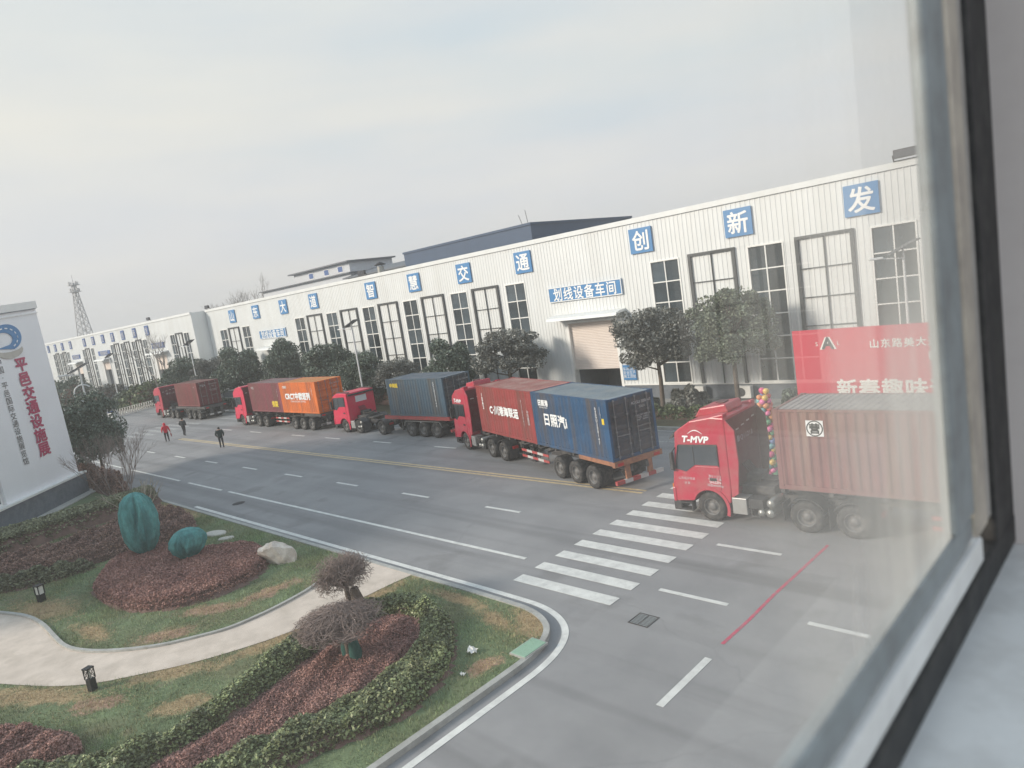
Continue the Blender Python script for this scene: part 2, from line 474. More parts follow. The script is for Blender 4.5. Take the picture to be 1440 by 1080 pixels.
def asphalt():
    m = mat('asphalt', (.288, .284, .288), .9, var=.10, vscale=.22, bump=.22, bscale=55, dirt=(.155, .158, .168), dfac=.28, dscale=.13)
    n, l = m.node_tree.nodes, m.node_tree.links
    b = n['Principled BSDF']; cur = b.inputs['Base Color'].links[0].from_socket
    t = n.new('ShaderNodeTexCoord')
    def layer(cur, scale, stretch, lo, hi, col, fac, detail=4):
        q = n.new('ShaderNodeMapping'); q.inputs['Scale'].default_value = stretch; l.new(t.outputs['Object'], q.inputs[0])
        z = n.new('ShaderNodeTexNoise'); z.inputs['Scale'].default_value = scale; z.inputs['Detail'].default_value = detail
        l.new(q.outputs[0], z.inputs['Vector'])
        r = n.new('ShaderNodeMapRange'); r.inputs[1].default_value = lo; r.inputs[2].default_value = hi; r.inputs[4].default_value = fac
        l.new(z.outputs['Fac'], r.inputs[0])
        x = n.new('ShaderNodeMix'); x.data_type = 'RGBA'; l.new(r.outputs[0], x.inputs[0]); l.new(cur, x.inputs[6]); x.inputs[7].default_value = (*col, 1)
        return x.outputs[2]
    cur = layer(cur, .9, (.035, 1, 1), .5, .72, (.165, .163, .167), .75)       # tyre-polished streaks along the road
    cur = layer(cur, .8, (.05, .6, 1), .5, .75, (.34, .335, .335), .5)      # paler dusty lanes
    cur = layer(cur, .45, (1, 1, 1), .60, .68, (.165, .162, .162), .45)      # stains
    vo = n.new('ShaderNodeTexVoronoi'); vo.feature = 'DISTANCE_TO_EDGE'; vo.inputs['Scale'].default_value = .13
    wn = n.new('ShaderNodeTexNoise'); wn.inputs['Scale'].default_value = .8; wn.inputs['Detail'].default_value = 5; l.new(t.outputs['Object'], wn.inputs['Vector'])
    va = n.new('ShaderNodeMix'); va.data_type = 'VECTOR'; va.inputs[0].default_value = .09; l.new(t.outputs['Object'], va.inputs[4]); 
    sc = n.new('ShaderNodeVectorMath'); sc.operation = 'SCALE'; sc.inputs['Scale'].default_value = 14; l.new(wn.outputs['Color'], sc.inputs[0]); l.new(sc.outputs[0], va.inputs[5]); l.new(va.outputs[1], vo.inputs['Vector'])
    cr_ = n.new('ShaderNodeMapRange'); cr_.inputs[1].default_value = .0; cr_.inputs[2].default_value = .006; cr_.inputs[3].default_value = .14; cr_.inputs[4].default_value = 0; l.new(vo.outputs['Distance'], cr_.inputs[0])
    x = n.new('ShaderNodeMix'); x.data_type = 'RGBA'; l.new(cr_.outputs[0], x.inputs[0]); l.new(cur, x.inputs[6]); x.inputs[7].default_value = (.10, .10, .105, 1); cur = x.outputs[2]
    cur = layer(cur, 45, (1, 1, 1), .52, .7, (.33, .33, .33), .3, 2)         # aggregate
    l.new(cur, b.inputs['Base Color'])
    return m
M['asphalt'] = asphalt()

def lawn():
    m = mat('lawn', (.145, .19, .098), .95, var=.3, vscale=.7, bump=.5, bscale=25)
    n, l = m.node_tree.nodes, m.node_tree.links
    b = n['Principled BSDF']; cur = b.inputs['Base Color'].links[0].from_socket
    t = n.new('ShaderNodeTexCoord')
    for sc, lo, hi, col, fac in ((.55, .50, .66, (.20, .175, .10), .6), (.9, .62, .72, (.28, .21, .15), .6), (4.0, .5, .75, (.075, .10, .045), .5)):
        z = n.new('ShaderNodeTexNoise'); z.inputs['Scale'].default_value = sc; z.inputs['Detail'].default_value = 6
        l.new(t.outputs['Object'], z.inputs['Vector'])
        r = n.new('ShaderNodeMapRange'); r.inputs[1].default_value = lo; r.inputs[2].default_value = hi; r.inputs[4].default_value = fac
        l.new(z.outputs['Fac'], r.inputs[0])
        x = n.new('ShaderNodeMix'); x.data_type = 'RGBA'; l.new(r.outputs[0], x.inputs[0]); l.new(cur, x.inputs[6]); x.inputs[7].default_value = (*col, 1)
        cur = x.outputs[2]
    # worn patches: bare soil and straw where feet and drought have thinned the turf
    zn = n.new('ShaderNodeTexNoise'); zn.inputs['Scale'].default_value = 2.3; zn.inputs['Detail'].default_value = 7; zn.inputs['Roughness'].default_value = .7
    l.new(t.outputs['Object'], zn.inputs['Vector'])
    for cx, cy, rx, ry, an, kind in PATCH:
        q = n.new('ShaderNodeMapping'); q.vector_type = 'TEXTURE'; q.inputs['Location'].default_value = (cx, cy, .105); q.inputs['Rotation'].default_value = (0, 0, an); q.inputs['Scale'].default_value = (rx, ry, 1)
        l.new(t.outputs['Object'], q.inputs[0])
        v = n.new('ShaderNodeVectorMath'); v.operation = 'LENGTH'; l.new(q.outputs[0], v.inputs[0])
        ad = n.new('ShaderNodeMath'); ad.operation = 'MULTIPLY_ADD'; l.new(zn.outputs['Fac'], ad.inputs[0]); ad.inputs[1].default_value = 3.2; l.new(v.outputs['Value'], ad.inputs[2])
        r = n.new('ShaderNodeMapRange'); r.inputs[1].default_value = 2.75; r.inputs[2].default_value = 2.2; r.inputs[3].default_value = 0; r.inputs[4].default_value = .9
        l.new(ad.outputs[0], r.inputs[0])
        x = n.new('ShaderNodeMix'); x.data_type = 'RGBA'; l.new(r.outputs[0], x.inputs[0]); l.new(cur, x.inputs[6]); x.inputs[7].default_value = ((.44, .32, .185, 1) if kind == 'straw' else (.42, .26, .195, 1))
        cur = x.outputs[2]
    l.new(cur, b.inputs['Base Color'])
    return m
PATCH = [(-23.6, 7.8, 1.1, .45, .75, 'soil'), (-23.0, 6.2, 1.0, .45, .9, 'soil'), (-18.25, 4.9, .75, .4, .9, 'straw'), (-12.6, 10.1, .5, .28, 1.3, 'soil'), (-13.0, 12.3, 1.1, .55, -.5, 'straw'),
         (-30.4, 4.4, 1.9, .75, .25, 'straw'), (-39.2, 12.45, 3.0, .5, 0, 'straw'), (-18.85, 11.0, .35, 1.9, 0, 'straw'), (-19.15, 8.0, .4, 1.6, -.15, 'straw'), (-20.4, 5.3, .4, 1.5, -.65, 'straw'),
         (-22.9, 2.6, .45, 2.2, -1.0, 'straw'), (-22.9, 9.6, .4, 1.1, -.1, 'soil'), (-14.0, 11.9, .8, .3, -.2, 'straw'), (-26, 4.9, 1.1, .35, .1, 'straw'), (-16.2, 12.3, 1.3, .25, 0, 'straw'), (-20.5, 3.6, .8, .35, .8, 'soil')]
M['lawn'] = lawn()
mk('straw', (.33, .25, .145), .95, var=.2, vscale=1.5, bump=.4, bscale=25, dirt=(.15, .13, .06), dfac=.3, dscale=.6)
mk('soil', (.34, .205, .15), .95, var=.15, vscale=2, bump=.4, bscale=18, dirt=(.14, .11, .05), dfac=.35, dscale=.8)
mk('verge', (.11, .10, .06), .95, var=.3, vscale=.6, bump=.4, bscale=14)
mk('land', (.20, .19, .16), .95, var=.2, vscale=.05)

def glass_dark(name, col, rough, wav=.02):
    """dark building glass: nearly black room behind, wavy mirror in front"""
    m = mat(name, col, rough, var=.35, vscale=.35, spec=.7)
    n, l = m.node_tree.nodes, m.node_tree.links
    b = n['Principled BSDF']
    oi = n.new('ShaderNodeObjectInfo'); hv = n.new('ShaderNodeHueSaturation'); mr = n.new('ShaderNodeMapRange'); mr.inputs[3].default_value = .5; mr.inputs[4].default_value = 2.6
    l.new(oi.outputs['Random'], mr.inputs[0]); l.new(mr.outputs[0], hv.inputs['Value']); l.new(b.inputs['Base Color'].links[0].from_socket, hv.inputs['Color']); l.new(hv.outputs[0], b.inputs['Base Color'])
    t = n.new('ShaderNodeTexCoord'); z = n.new('ShaderNodeTexNoise'); z.inputs['Scale'].default_value = .5
    l.new(t.outputs['Object'], z.inputs['Vector'])
    bp = n.new('ShaderNodeBump'); bp.inputs['Strength'].default_value = .25; bp.inputs['Distance'].default_value = wav
    l.new(z.outputs['Fac'], bp.inputs['Height']); l.new(bp.outputs[0], b.inputs['Normal'])
    return m
M['glass_dark'] = glass_dark('glass_dark', (.030, .040, .048), .08)
M['glass_cab'] = glass_dark('glass_cab', (.03, .035, .042), .05)
# ================================================================== SETTING
tag(poly_sheet('ground', [(-900, -500), (300, -500), (300, 900), (-900, 900)], -0.02, M['land']), kind='structure')
tag(poly_sheet('road', [(-330, -60), (60, -60), (60, 32.5), (-98, 32.5), (-98, 31.4), (-101, 32.6), (-101.5, 62), (-104.5, 62), (-108, 36), (-330, 36)], 0.0, M['asphalt']), kind='structure')

# garden corner: kerb line from far left along the road, round the corner, then towards us
KER = [(-90, 12.95), (-60, 12.95), (-42, 12.95), (-20, 12.95), (-14.2, 12.95), (-13.4, 12.85), (-12.75, 12.6), (-12.25, 12.2), (-11.95, 11.6), (-11.8, 10.9), (-11.78, 10), (-11.8, 6), (-11.8, -40)]
KER = smooth_poly(KER, 2, closed=False)
ins = offset_line(KER, -0.16)
LAWN = ins + [(-90, -40)]
tag(poly_sheet('lawn', LAWN, 0.105, M['lawn']), kind='structure')
def strip(name, line, w0, w1, z0, z1, m, kind='structure'):
    a, b = offset_line(line, w0), offset_line(line, w1)
    mb = MB(); n = len(line)
    v = []
    for p, q in zip(a, b): v += [(p[0], p[1], z0), (p[0], p[1], z1), (q[0], q[1], z1), (q[0], q[1], z0)]
    f = []
    for i in range(n - 1):
        for k in range(3): f.append((4 * i + k, 4 * i + k + 1, 4 * i + k + 5, 4 * i + k + 4))
    mb.add(v, f)
    return tag(mb.build(name, m), kind=kind)
def ribbon(mb, line, w0, w1, z):
    a, b = offset_line(line, w0), offset_line(line, w1); n = len(line)
    v = []
    for p, q in zip(a, b): v += [(p[0], p[1], z), (q[0], q[1], z)]
    mb.add(v, [(2 * i, 2 * i + 2, 2 * i + 3, 2 * i + 1) for i in range(n - 1)])
strip('kerb', KER, 0.0, -0.17, 0, 0.14, M['kerb'])
# white edge line beside the kerb (breaks at the hedge, as the photo shows it)
mb = MB(); ribbon(mb, [p for p in KER if p[0] > -43.5 and p[1] > -20], 0.30, 0.49, 0.008)
tag(mb.build('edge_line', M['paint_white']), kind='structure')
# winding garden path
PU = [(-34, 2.4), (-31.5, 3.4), (-30.1, 3.85), (-28.5, 4.0), (-26.8, 3.95), (-25.4, 3.95), (-24.3, 4.3), (-23.3, 4.9), (-22.3, 5.75), (-21.7, 6.7), (-21.3, 7.4), (-21.2, 8.3), (-21.25, 9.3), (-21.45, 10.4), (-22.0, 11.6), (-22.75, 12.79)]
PL = [(-30, -0.4), (-25.8, 1.7), (-24.0, 2.55), (-22.9, 3.1), (-21.9, 3.8), (-21.1, 4.8), (-20.2, 6.0), (-19.55, 7.4), (-19.25, 8.3), (-19.1, 9.4), (-19.1, 10.6), (-19.1, 11.8), (-19.0, 12.79)]
PUs, PLs = smooth_poly(PU, 2, False), smooth_poly(PL, 2, False)
PATH = PUs + PLs[::-1]
tag(poly_sheet('path', PATH, 0.12, M['pathway']), kind='structure')
strip('path_kerb', PUs, 0.0, 0.12, 0.08, 0.185, M['kerb'])
# far verge with kerb in front of the workshop
tag(poly_sheet('verge', [(-98, 32.7), (60, 32.7), (60, 60), (-98, 60)], 0.10, M['verge']), kind='structure')
strip('kerb', [(60, 32.5), (-97.8, 32.5)], 0, -0.2, 0, 0.15, M['kerb'])
strip('kerb', [(-98, 32.3), (-98, 62)], 0, -0.2, 0, 0.15, M['kerb'])
tag(poly_sheet('pavement', [(-97, 37.8), (40, 37.8), (40, 39.95), (-97, 39.95)], 0.106, M['apron']), kind='structure')
for x0, x1 in ((-36, -27.5), (-83, -75)):
    tag(poly_sheet('driveway', [(x0, 32.72), (x1, 32.72), (x1, 37.79), (x0, 37.79)], 0.114, M['apron']), kind='structure')
# far plots beyond the side road
for poly in ([(-108.5, 33.6), (-121, 33.0), (-128, 31.6), (-136, 37), (-108.5, 37.6)], [(-142, 33), (-150, 36.5), (-185, 36.5), (-185, 20), (-160, 24)]):
    tag(poly_sheet('verge', smooth_poly(poly, 2), 0.12, M['verge'], zb=0), kind='structure')
# opposite verge left of the road, far away
# ---- road markings
mb = MB()
for y in (22.68, 22.98): mb.box(-67, -16.4, y, y + .15, 0.004, 0.008)
tag(mb.build('centre_line', M['paint_yellow']), kind='structure')
mb = MB()
for x in range(-5, 40, 6): mb.box(x + 3, x + 6, 22.75, 22.9, .004, .008)
def dash_row(name, y, segs, wd=.15, m='paint_white'):
    q = MB()
    for a, b in segs: q.box(a, b, y - wd / 2, y + wd / 2, .004, .008)
    return tag(q.build(name, M[m]), kind='structure')
dash_row('lane_line', 15.65, [(-40.0, -16.4)])
dash_row('lane_line', 15.62, [(-45.9, -40.9), (-56.9, -47.4), (-74, -59), (-6.9, -4.6), (-11.1, -9.0)])
dash_row('lane_line', 19.13, [(x - 2.05, x) for x in (-19.95, -25.9, -31.9, -37.8, -43.65, -49.8, -55.8, -62.4)] + [(-11.15, -9.05)])
dash_row('lane_line', 26.5, [(x - 2.05, x) for x in (-20.3, -26.2, -32.3, -39.0, -45.4, -50.6, -58.1, -64)] + [(-14.6, -12.4)])
dash_row('lane_line', 30.2, [(-97, -15.5)], .15, 'paint_worn')
dash_row('lane_line', 32.25, [(-97, 30)], .15, 'paint_worn')
# near zebra, each bar its own length of road
q = MB()
ys = [14.42, 15.45, 16.48, 17.5, 18.55, 19.58, 20.65, 21.7, 22.75, 23.8, 24.9, 26.0, 27.1]
for y in ys: q.box(-15.58, -11.8, y - .24, y + .24, .009, .013)
tag(q.build('zebra_crossing', M['paint_white']), kind='structure')
q = MB()
for y in np.arange(16.2, 28, 1.15): q.box(-80.5, -74.5, y - .25, y + .25, .009, .013)
tag(q.build('zebra_crossing', M['paint_worn']), kind='structure')
q = MB(); q.box(-8.29, -8.11, 11.0, 13.1, .004, .008); q.box(-8.29, -8.11, -3, 3, .004, .008)
tag(q.build('lane_line', M['paint_white']), kind='structure')
q = MB()
pts = [(-8.22, 13.8), (-8.18, 15.2), (-8.2, 16.6), (-8.16, 18.2), (-8.12, 20.3)]
ribbon(q, pts, -.045, .045, .006)
tag(q.build('red_line', M['red_strip']), kind='structure')  # thin red strip laid over the asphalt
# drain grate in the asphalt
gr = empty('drain_grate', (-10.52, 13.92, 0.0), 0, 'black iron drain grate set in the asphalt beside the zebra crossing', 'drain grate')
q = MB(); q.box(-.36, .36, -.33, -.29, .002, .014); q.box(-.36, .36, .29, .33, .002, .014); q.box(-.36, -.32, -.285, .285, .002, .014); q.box(.32, .36, -.285, .285, .002, .014)
q.box(-.02, .02, -.285, .285, .002, .013)
q.build('grate_frame', M['chassis'], gr)
q = MB()
for i in range(9): q.box(-.31, .31, -.27 + i * .065, -.243 + i * .065, .003, .011)
q.build('grate_bars', M['alu_sash'], gr); gr.scale = (.85, .9, 1)
q = MB(); q.box(-.315, .315, -.283, .283, .001, .0025); q.build('grate_dark', M['seal'], gr)  # thin black sheet, the shade below the bars put in as colour
# square manhole further up
q = MB(); q.lathe([(0.0, .012), (.30, .012), (.33, .004)], 28, o=(-36.6, 14.7, 0))
tag(q.build('manhole_cover', M['iron']), 'round dark manhole cover in the asphalt near the garden kerb', 'manhole cover')
cv = empty('utility_cover', (-12.13, 11.2, .11), 0, 'pale green utility cover lying in the grass at the kerb corner', 'utility cover')
q = MB(); q.box(-.24, .24, -.40, .40, 0, .06); q.build('cover_plate', M['cover_green'], cv, bevel=.01)
q = MB(); q.box(-.27, .27, -.43, .43, -.01, .045); q.build('cover_frame', M['kerb'], cv)

# ================================================================== WORKSHOPS
def corr(mb, x0, x1, z0, z1, y, per=.30, dep=.024, m=0):
    """ribbed cladding between x0 and x1, ribs standing out towards -y; phase tied to x so cells line up"""
    k0 = math.floor(x0 / per); prof = []
    xs = []
    k = k0
    while k * per < x1 + per:
        b = k * per
        xs += [(b, y), (b + .20, y), (b + .225, y - dep), (b + .275, y - dep)]
        k += 1
    def yat(x):
        t = x - math.floor(x / per) * per
        if t <= .20: return y
        if t <= .225: return y - dep * (t - .20) / .025
        if t <= .275: return y - dep
        return y - dep * (1 - (t - .275) / .025)
    prof = [(x0, yat(x0))] + [p for p in xs if x0 < p[0] < x1] + [(x1, yat(x1))]
    mb.sheet(prof, z0, z1, m)

PANE = {}
def window_dark(par, xc, y, z0, z1, wd, rows, name='window', cols=2):
    mb = MB(); x0, x1 = -wd / 2, wd / 2; h_ = z1 - z0; t = .09
    mb.box(x0, x0 + t, -.05, .14, 0, h_); mb.box(x1 - t, x1, -.05, .14, 0, h_)
    mb.box(x0 + t, x1 - t, -.05, .14, h_ - t, h_); mb.box(x0 + t, x1 - t, -.05, .14, 0, t)
    iw = (wd - 2 * t); cw = iw / cols; rh = (h_ - 2 * t) / rows; b = .035
    for c in range(1, cols): mb.box(x0 + t + c * cw - b, x0 + t + c * cw + b, -.01, .09, t, h_ - t)
    for r in range(1, rows): mb.box(x0 + t, x1 - t, -.012, .088, t + r * rh - b, t + r * rh + b)
    key = (wd, h_, rows, cols)
    if key not in PANE:
        f = mb.mesh('window_frame', M['white_trim'])
        g = MB(); g.box(-cw / 2 + b, cw / 2 - b, .04, .06, -rh / 2 + b, rh / 2 - b)
        PANE[key] = (f, g.mesh('pane', M['glass_dark']))
    f, g = PANE[key]
    wo = link(name, f, par, (xc, y, z0))
    for c in range(cols):
        for r in range(rows):
            o = link('pane', g, wo, (x0 + t + (c + .5) * cw, 0, t + (r + .5) * rh))
            o.rotation_euler = (math.radians(random.uniform(-.5, .5)), 0, math.radians(random.uniform(-.7, .7)))
    return wo

BLIND = {}
def window_blind(par, xc, y, z0, z1, wd, rows, fw=.2):
    key = (wd, z1 - z0, rows, fw)
    if key not in BLIND:
        mb = MB(); x0, x1 = -wd / 2, wd / 2; h_ = z1 - z0
        mb.box(x0, x0 + fw, -.11, .0, 0, h_); mb.box(x1 - fw, x1, -.11, .0, 0, h_); mb.box(x0 + fw, x1 - fw, -.11, .0, h_ - fw * .8, h_)
        mb.box(-.022, .022, -.08, .0, 0, h_ - fw * .8)
        for r in range(1, rows):
            z = r * (h_ - fw) / rows
            mb.box(x0 + fw, -.022, -.075, .0, z - .02, z + .02); mb.box(.022, x1 - fw, -.075, .0, z - .02, z + .02)
        BLIND[key] = mb.mesh('blind_window', M['dark_frame'])
    return link('blind_window', BLIND[key], par, (xc, y, z0))

def door_set(par, x0, x1, y, ztop, zgap, canopy_z, pz=.10):
    """roller shutter (partly raised) in an opening x0..x1, with jamb trim and a canopy"""
    q = MB()
    n = int((ztop - zgap) / .115)
    prof = []
    for i in range(n + 1):
        z = zgap + i * (ztop - zgap) / n
        prof += [(y + .20, z), (y + .155, z + .03), (y + .155, z + .075)]
    q.sheet([(a, b) for a, b in prof if b <= ztop], x0 + .1, x1 - .1, plane='yz')
    q.box(x0 + .1, x1 - .1, y + .14, y + .22, zgap - .08, zgap)
    s = q.build('roller_shutter', M['shutter'], par)
    q = MB()
    q.box(x0 - .12, x0 + .1, y - .06, y + .5, pz, ztop + .12); q.box(x1 - .1, x1 + .12, y - .06, y + .5, pz, ztop + .12)
    q.box(x0 + .1, x1 - .1, y - .06, y + .5, ztop, ztop + .12)
    q.build('door_frame', M['white_trim'], par)
    q = MB(); cx0, cx1 = x0 - 1.0, x1 + 1.0
    prof = [(y - .04, canopy_z + .22), (y - .7, canopy_z + .17), (y - 1.15, canopy_z + .06), (y - 1.25, canopy_z - .14), (y - 1.21, canopy_z - .15), (y - 1.1, canopy_z - .02), (y - .04, canopy_z + .06)]
    q.prism(prof, cx0, cx1, plane='yz')
    q.build('canopy', M['cladding'], par)
    q = MB(); q.box(x0 + .1, x1 - .1, y + 4.0, y + 4.1, 0, ztop); q.box(x0, x0 + .1, y + .5, y + 4, 0, ztop); q.box(x1 - .1, x1, y + .5, y + 4, 0, ztop); q.box(x0 + .1, x1 - .1, y + .5, y + 4, ztop - .1, ztop)
    q.build('entrance_hall', M['render_grey'], par)

def workshop(label, X0, X1, Y, H, dwin, bwin, doors, wz0, wz1, depth, dw, bw, drows=6, brows=5):
    """dwin, bwin: centres; doors: (x0, x1, ztop, zgap, canopy)"""
    t = empty('workshop', ((X0 + X1) / 2, Y, 0), 0, label, 'workshop', 'white workshops along the road')
    px = (X0 + X1) / 2
    loc = (-px, -Y, 0)
    mb = MB()
    ops = sorted([(c - dw / 2, c + dw / 2, wz0, wz1) for c in dwin] + [(d[0], d[1], 0, d[2]) for d in doors])
    x = X0
    for a, b, z0, z1 in ops:
        corr(mb, x, a, 1.05, H, Y); corr(mb, a, b, z1, H, Y)
        if z0 > 1.06: corr(mb, a, b, 1.05, z0, Y)
        x = b
    corr(mb, x, X1, 1.05, H, Y)
    # side walls and back
    for xx in (X0, X1): mb.add([(xx, Y, 0), (xx, Y + depth, 0), (xx, Y + depth, H), (xx, Y, H)], [(0, 1, 2, 3)])
    mb.add([(X0, Y + depth, 0), (X1, Y + depth, 0), (X1, Y + depth, H), (X0, Y + depth, H)], [(0, 1, 2, 3)])
    mb.build('wall', M['cladding'], t, loc)
    q = MB(); x = X0
    for d in sorted(doors): q.box(x, d[0] - .12, Y - .03, Y + .15, 0, 1.05); x = d[1] + .12
    q.box(x, X1, Y - .03, Y + .15, 0, 1.05)
    q.build('plinth', M['plinth'], t, loc)
    q = MB(); x = X0
    for d in sorted(doors): q.box(x, d[0] - .13, Y - .09, Y + .02, 1.052, 1.13); x = d[1] + .13
    q.box(x, X1, Y - .09, Y + .02, 1.052, 1.13)
    q.build('sill_band', M['white_trim'], t, loc)
    q = MB(); q.box(X0, X1, Y - .10, Y + .16, H, H + .10); q.box(X0, X1, Y - .105, Y - .04, H - .22, H - .001)
    q.build('parapet_trim', M['cladding'], t, loc)
    q = MB(); q.prism([(Y + .2, H - .5), (Y + depth / 2, H - .1), (Y + depth - .1, H - .5), (Y + depth - .1, H - .7), (Y + .2, H - .7)], X0 + .1, X1 - .1, plane='yz')
    q.build('roof', M['roof_grey'], t, loc)
    for c in dwin: window_dark(t, c - px, 0, wz0, wz1, dw, drows)
    for c in bwin: window_blind(t, c - px, -.037, wz0 - .02, wz1 + .08, bw, brows)
    for d in doors: 
        # door parts are built in the workshop's own frame
        door_set(t, d[0] - px, d[1] - px, 0, d[2], d[3], d[4])
    return t
MOD = 6.86
wk = workshop('long white ribbed workshop with tall windows and blue signs, nearer of the two', -97.0, 24, 40, 12.2,
    [-4.35, -11.2, -18.0, -24.75, -38.3, -45.0, -51.8, -58.55, -65.4, -72.2, -85.8, -92.5, 2.5, 16.2], [-7.8, -14.65, -21.4, -41.7, -48.5, -55.25, -62.05, -68.9, -89.25, -.9, 19.6],
    [(-33.55, -29.2, 5.75, 2.35, 6.25), (-80.9, -76.6, 5.75, 2.9, 6.25)], 1.14, 9.32, 16, 2.2, 3.15)
wk2 = workshop('farther white workshop at the end of the road with dark barred windows', -200, -97.1, 38, 12.2,
    [-99.9, -105.1, -116.7, -122.1, -127.7, -133.1, -144.8, -150.4, -161.5, -166.9, -172.4, -183], [-102.5, -119.5, -125.2, -130.6, -147.8, -164.2, -169.8, -186],
    [(-113.6, -108.9, 6.9, 4.9, 7.4), (-140.2, -136.2, 6.9, 5.6, 7.4), (-157.8, -153.8, 6.9, 5.2, 7.4)], 1.14, 9.75, 16, 1.9, 2.5)

# sign boards on the facade
def board(name, label, cat, group, x0, x1, z0, z1, y, m, chars, size, mtext, bold=.03, sx=1.0, spacing=1.0, rot=0, t=.09, rim=None):
    cx, cz = (x0 + x1) / 2, (z0 + z1) / 2
    o = empty(name, (cx, y, cz), rot, label, cat, group)
    q = MB(); q.box(-(x1 - x0) / 2, (x1 - x0) / 2, -t, .0, -(z1 - z0) / 2, (z1 - z0) / 2)
    q.build('board', M[m], o)
    if rim:
        q = MB(); a, b = (x1 - x0) / 2, (z1 - z0) / 2; e = .06
        for s in (-1, 1):
            q.box(-a, a, -t - .02, -t - .002, s * b - (e if s > 0 else 0), s * b + (0 if s > 0 else e))
            q.box(s * a - (e if s > 0 else 0), s * a + (0 if s > 0 else e), -t - .02, -t - .002, -b + e, b - e)
        q.build('board_rim', M[rim], o)
    if chars:
        me = centre_mesh(text_mesh(chars, size, M[mtext], bold, sx, spacing, .008))
        link('lettering', me, o, (0, -t - .012, 0), (PI / 2, 0, 0))
    return o
for ch, nth, x in zip('山东大道智慧交通创新发', ('first', 'second', 'third', 'fourth', 'fifth', 'sixth', 'seventh', 'eighth', 'ninth', 'tenth', 'eleventh'), (-88.85, -82.2, -75.2, -68.4, -57.5, -50.65, -43.85, -37.0, -26.25, -19.42, -12.57)):
    board('character_sign', 'blue square sign with the white character ' + ch + ', ' + nth + ' from the left on the workshop', 'sign', 'blue character signs on the workshop',
          x - .86, x + .86, 9.98, 11.6, 39.955, 'sign_blue', ch, 1.36, 'white_print', .026)
board('workshop_sign', 'long blue sign 划线设备车间 above the half open roller door', 'sign', 'workshop name signs', -34.85, -28.2, 7.44, 8.53, 39.955, 'sign_blue', '划线设备车间', .98, 'white_print', .018, .92, 1.16, rim='white_trim')
board('workshop_sign', 'long blue sign above the farther roller door, behind a pointed evergreen', 'sign', 'workshop name signs', -82.3, -75.7, 7.4, 8.45, 39.955, 'sign_blue', '划线设备车间', .98, 'white_print', .018, .92, 1.16, rim='white_trim')
board('notice_board', 'small blue notice board right of the roller door', 'notice board', None, -29.0, -27.95, 1.45, 2.5, 39.955, 'sign_blue', '车间公告\n安全生产\n施工须知', .26, 'white_print', .006)
nn = ['leftmost', 'second from the left', 'third from the left', 'fourth from the left', 'fifth from the left', 'sixth from the left', 'seventh from the left', 'eighth from the left', 'third from the right', 'second from the right', 'rightmost']
for i, x in enumerate((-175.9, -170.1, -164.5, -158.4, -148.7, -143.0, -137.1, -131.7, -126.2, -120.4, -114.7)):
    board('character_sign', 'small faded blue sign on the far workshop, ' + nn[i] + ' of its row', 'sign', 'character signs on the far workshop',
          x - .75, x + .75, 10.2, 11.7, 37.955, 'sign_navy', '山东大道智慧交通创新发'[i], 1.2, 'grey_print', .01)
for i, (a, b) in enumerate(((-113.9, -108.9), (-141.5, -134.8), (-158.8, -153.6))):
    board('workshop_sign', 'long dark blue sign over the ' + ('nearest', 'middle', 'farthest')[i] + ' door of the far workshop', 'sign', 'door signs on the far workshop', a, b, 8.1, 8.9, 37.955, 'sign_navy', '划线设备车间', .7, 'grey_print', .01)

# floodlights on the parapets
def floodlight(x, y, z, lab):
    o = empty('floodlight', (x, y, z), 0, lab, 'floodlight', 'floodlights on the roof edge')
    q = MB(); q.box(-.55, .55, -.30, -.12, .12, .55); q.box(-.5, .5, -.12, -.04, .18, .5)
    q.build('lamp_head', M['dark_plastic'], o, bevel=.02)
    q = MB(); q.box(-.5, .5, -.315, -.302, .17, .5); q.build('lens', M['panel_dark'], o)
    q = MB(); q.bar((-.6, -.2, .3), (-.6, .0, 0), .05); q.bar((.6, -.2, .3), (.6, 0, 0), .05); q.bar((-.6, 0, .02), (.6, 0, .02), .05)
    q.build('bracket', M['iron'], o)
    return o
floodlight(-10.3, 39.9, 12.3, 'dark floodlight on the workshop roof edge nearest the window frame')
floodlight(-58.5, 40.1, 12.3, 'dark floodlight on the roof edge beside the vent pipe')
floodlight(-96.0, 40.1, 12.3, 'small floodlight on the roof edge at the joint of the two workshops')
floodlight(-113, 38.1, 12.3, 'small floodlight on the far workshop roof edge')
vp = empty('vent_pipe', (-62.6, 45.2, 11.6), 0, 'short grey vent pipe with a conical cap on the workshop roof', 'vent pipe')
q = MB(); q.tube([(0, 0, 0), (0, 0, 1.75)], .38, 16); q.build('pipe', M['tank_steel'], vp)
q = MB(); q.lathe([(.0, 2.25), (.62, 1.95), (.62, 1.90), (.0, 1.95)], 16); q.build('cap', M['iron'], vp)
q = MB()
for k in range(3): a = k * 2.1; q.bar((.36 * math.cos(a), .36 * math.sin(a), 1.7), (.42 * math.cos(a), .42 * math.sin(a), 1.97), .03)
q.build('cap_struts', M['iron'], vp)
# dark hall behind
dh = empty('dark_hall', (-65.4, 70, 0), 0, 'tall dark blue hall rising behind the white workshop', 'hall')
q = MB(); q.box(-11.9, 11.75, -10, 10, 0, 15.6); q.build('wall', M['roof_blue'], dh)
q = MB(); q.box(-12.0, 11.85, -10.12, 10.1, 15.6, 15.86); q.build('parapet', M['roof_blue'], dh)
q = MB(); q.tube([(10.9, -9.4, 15.86), (10.7, -9.4, 17.4)], .03, 5); q.tube([(10.0, -9.4, 15.86), (9.6, -9.4, 17.0)], .03, 5); q.build('antenna', M['iron'], dh)
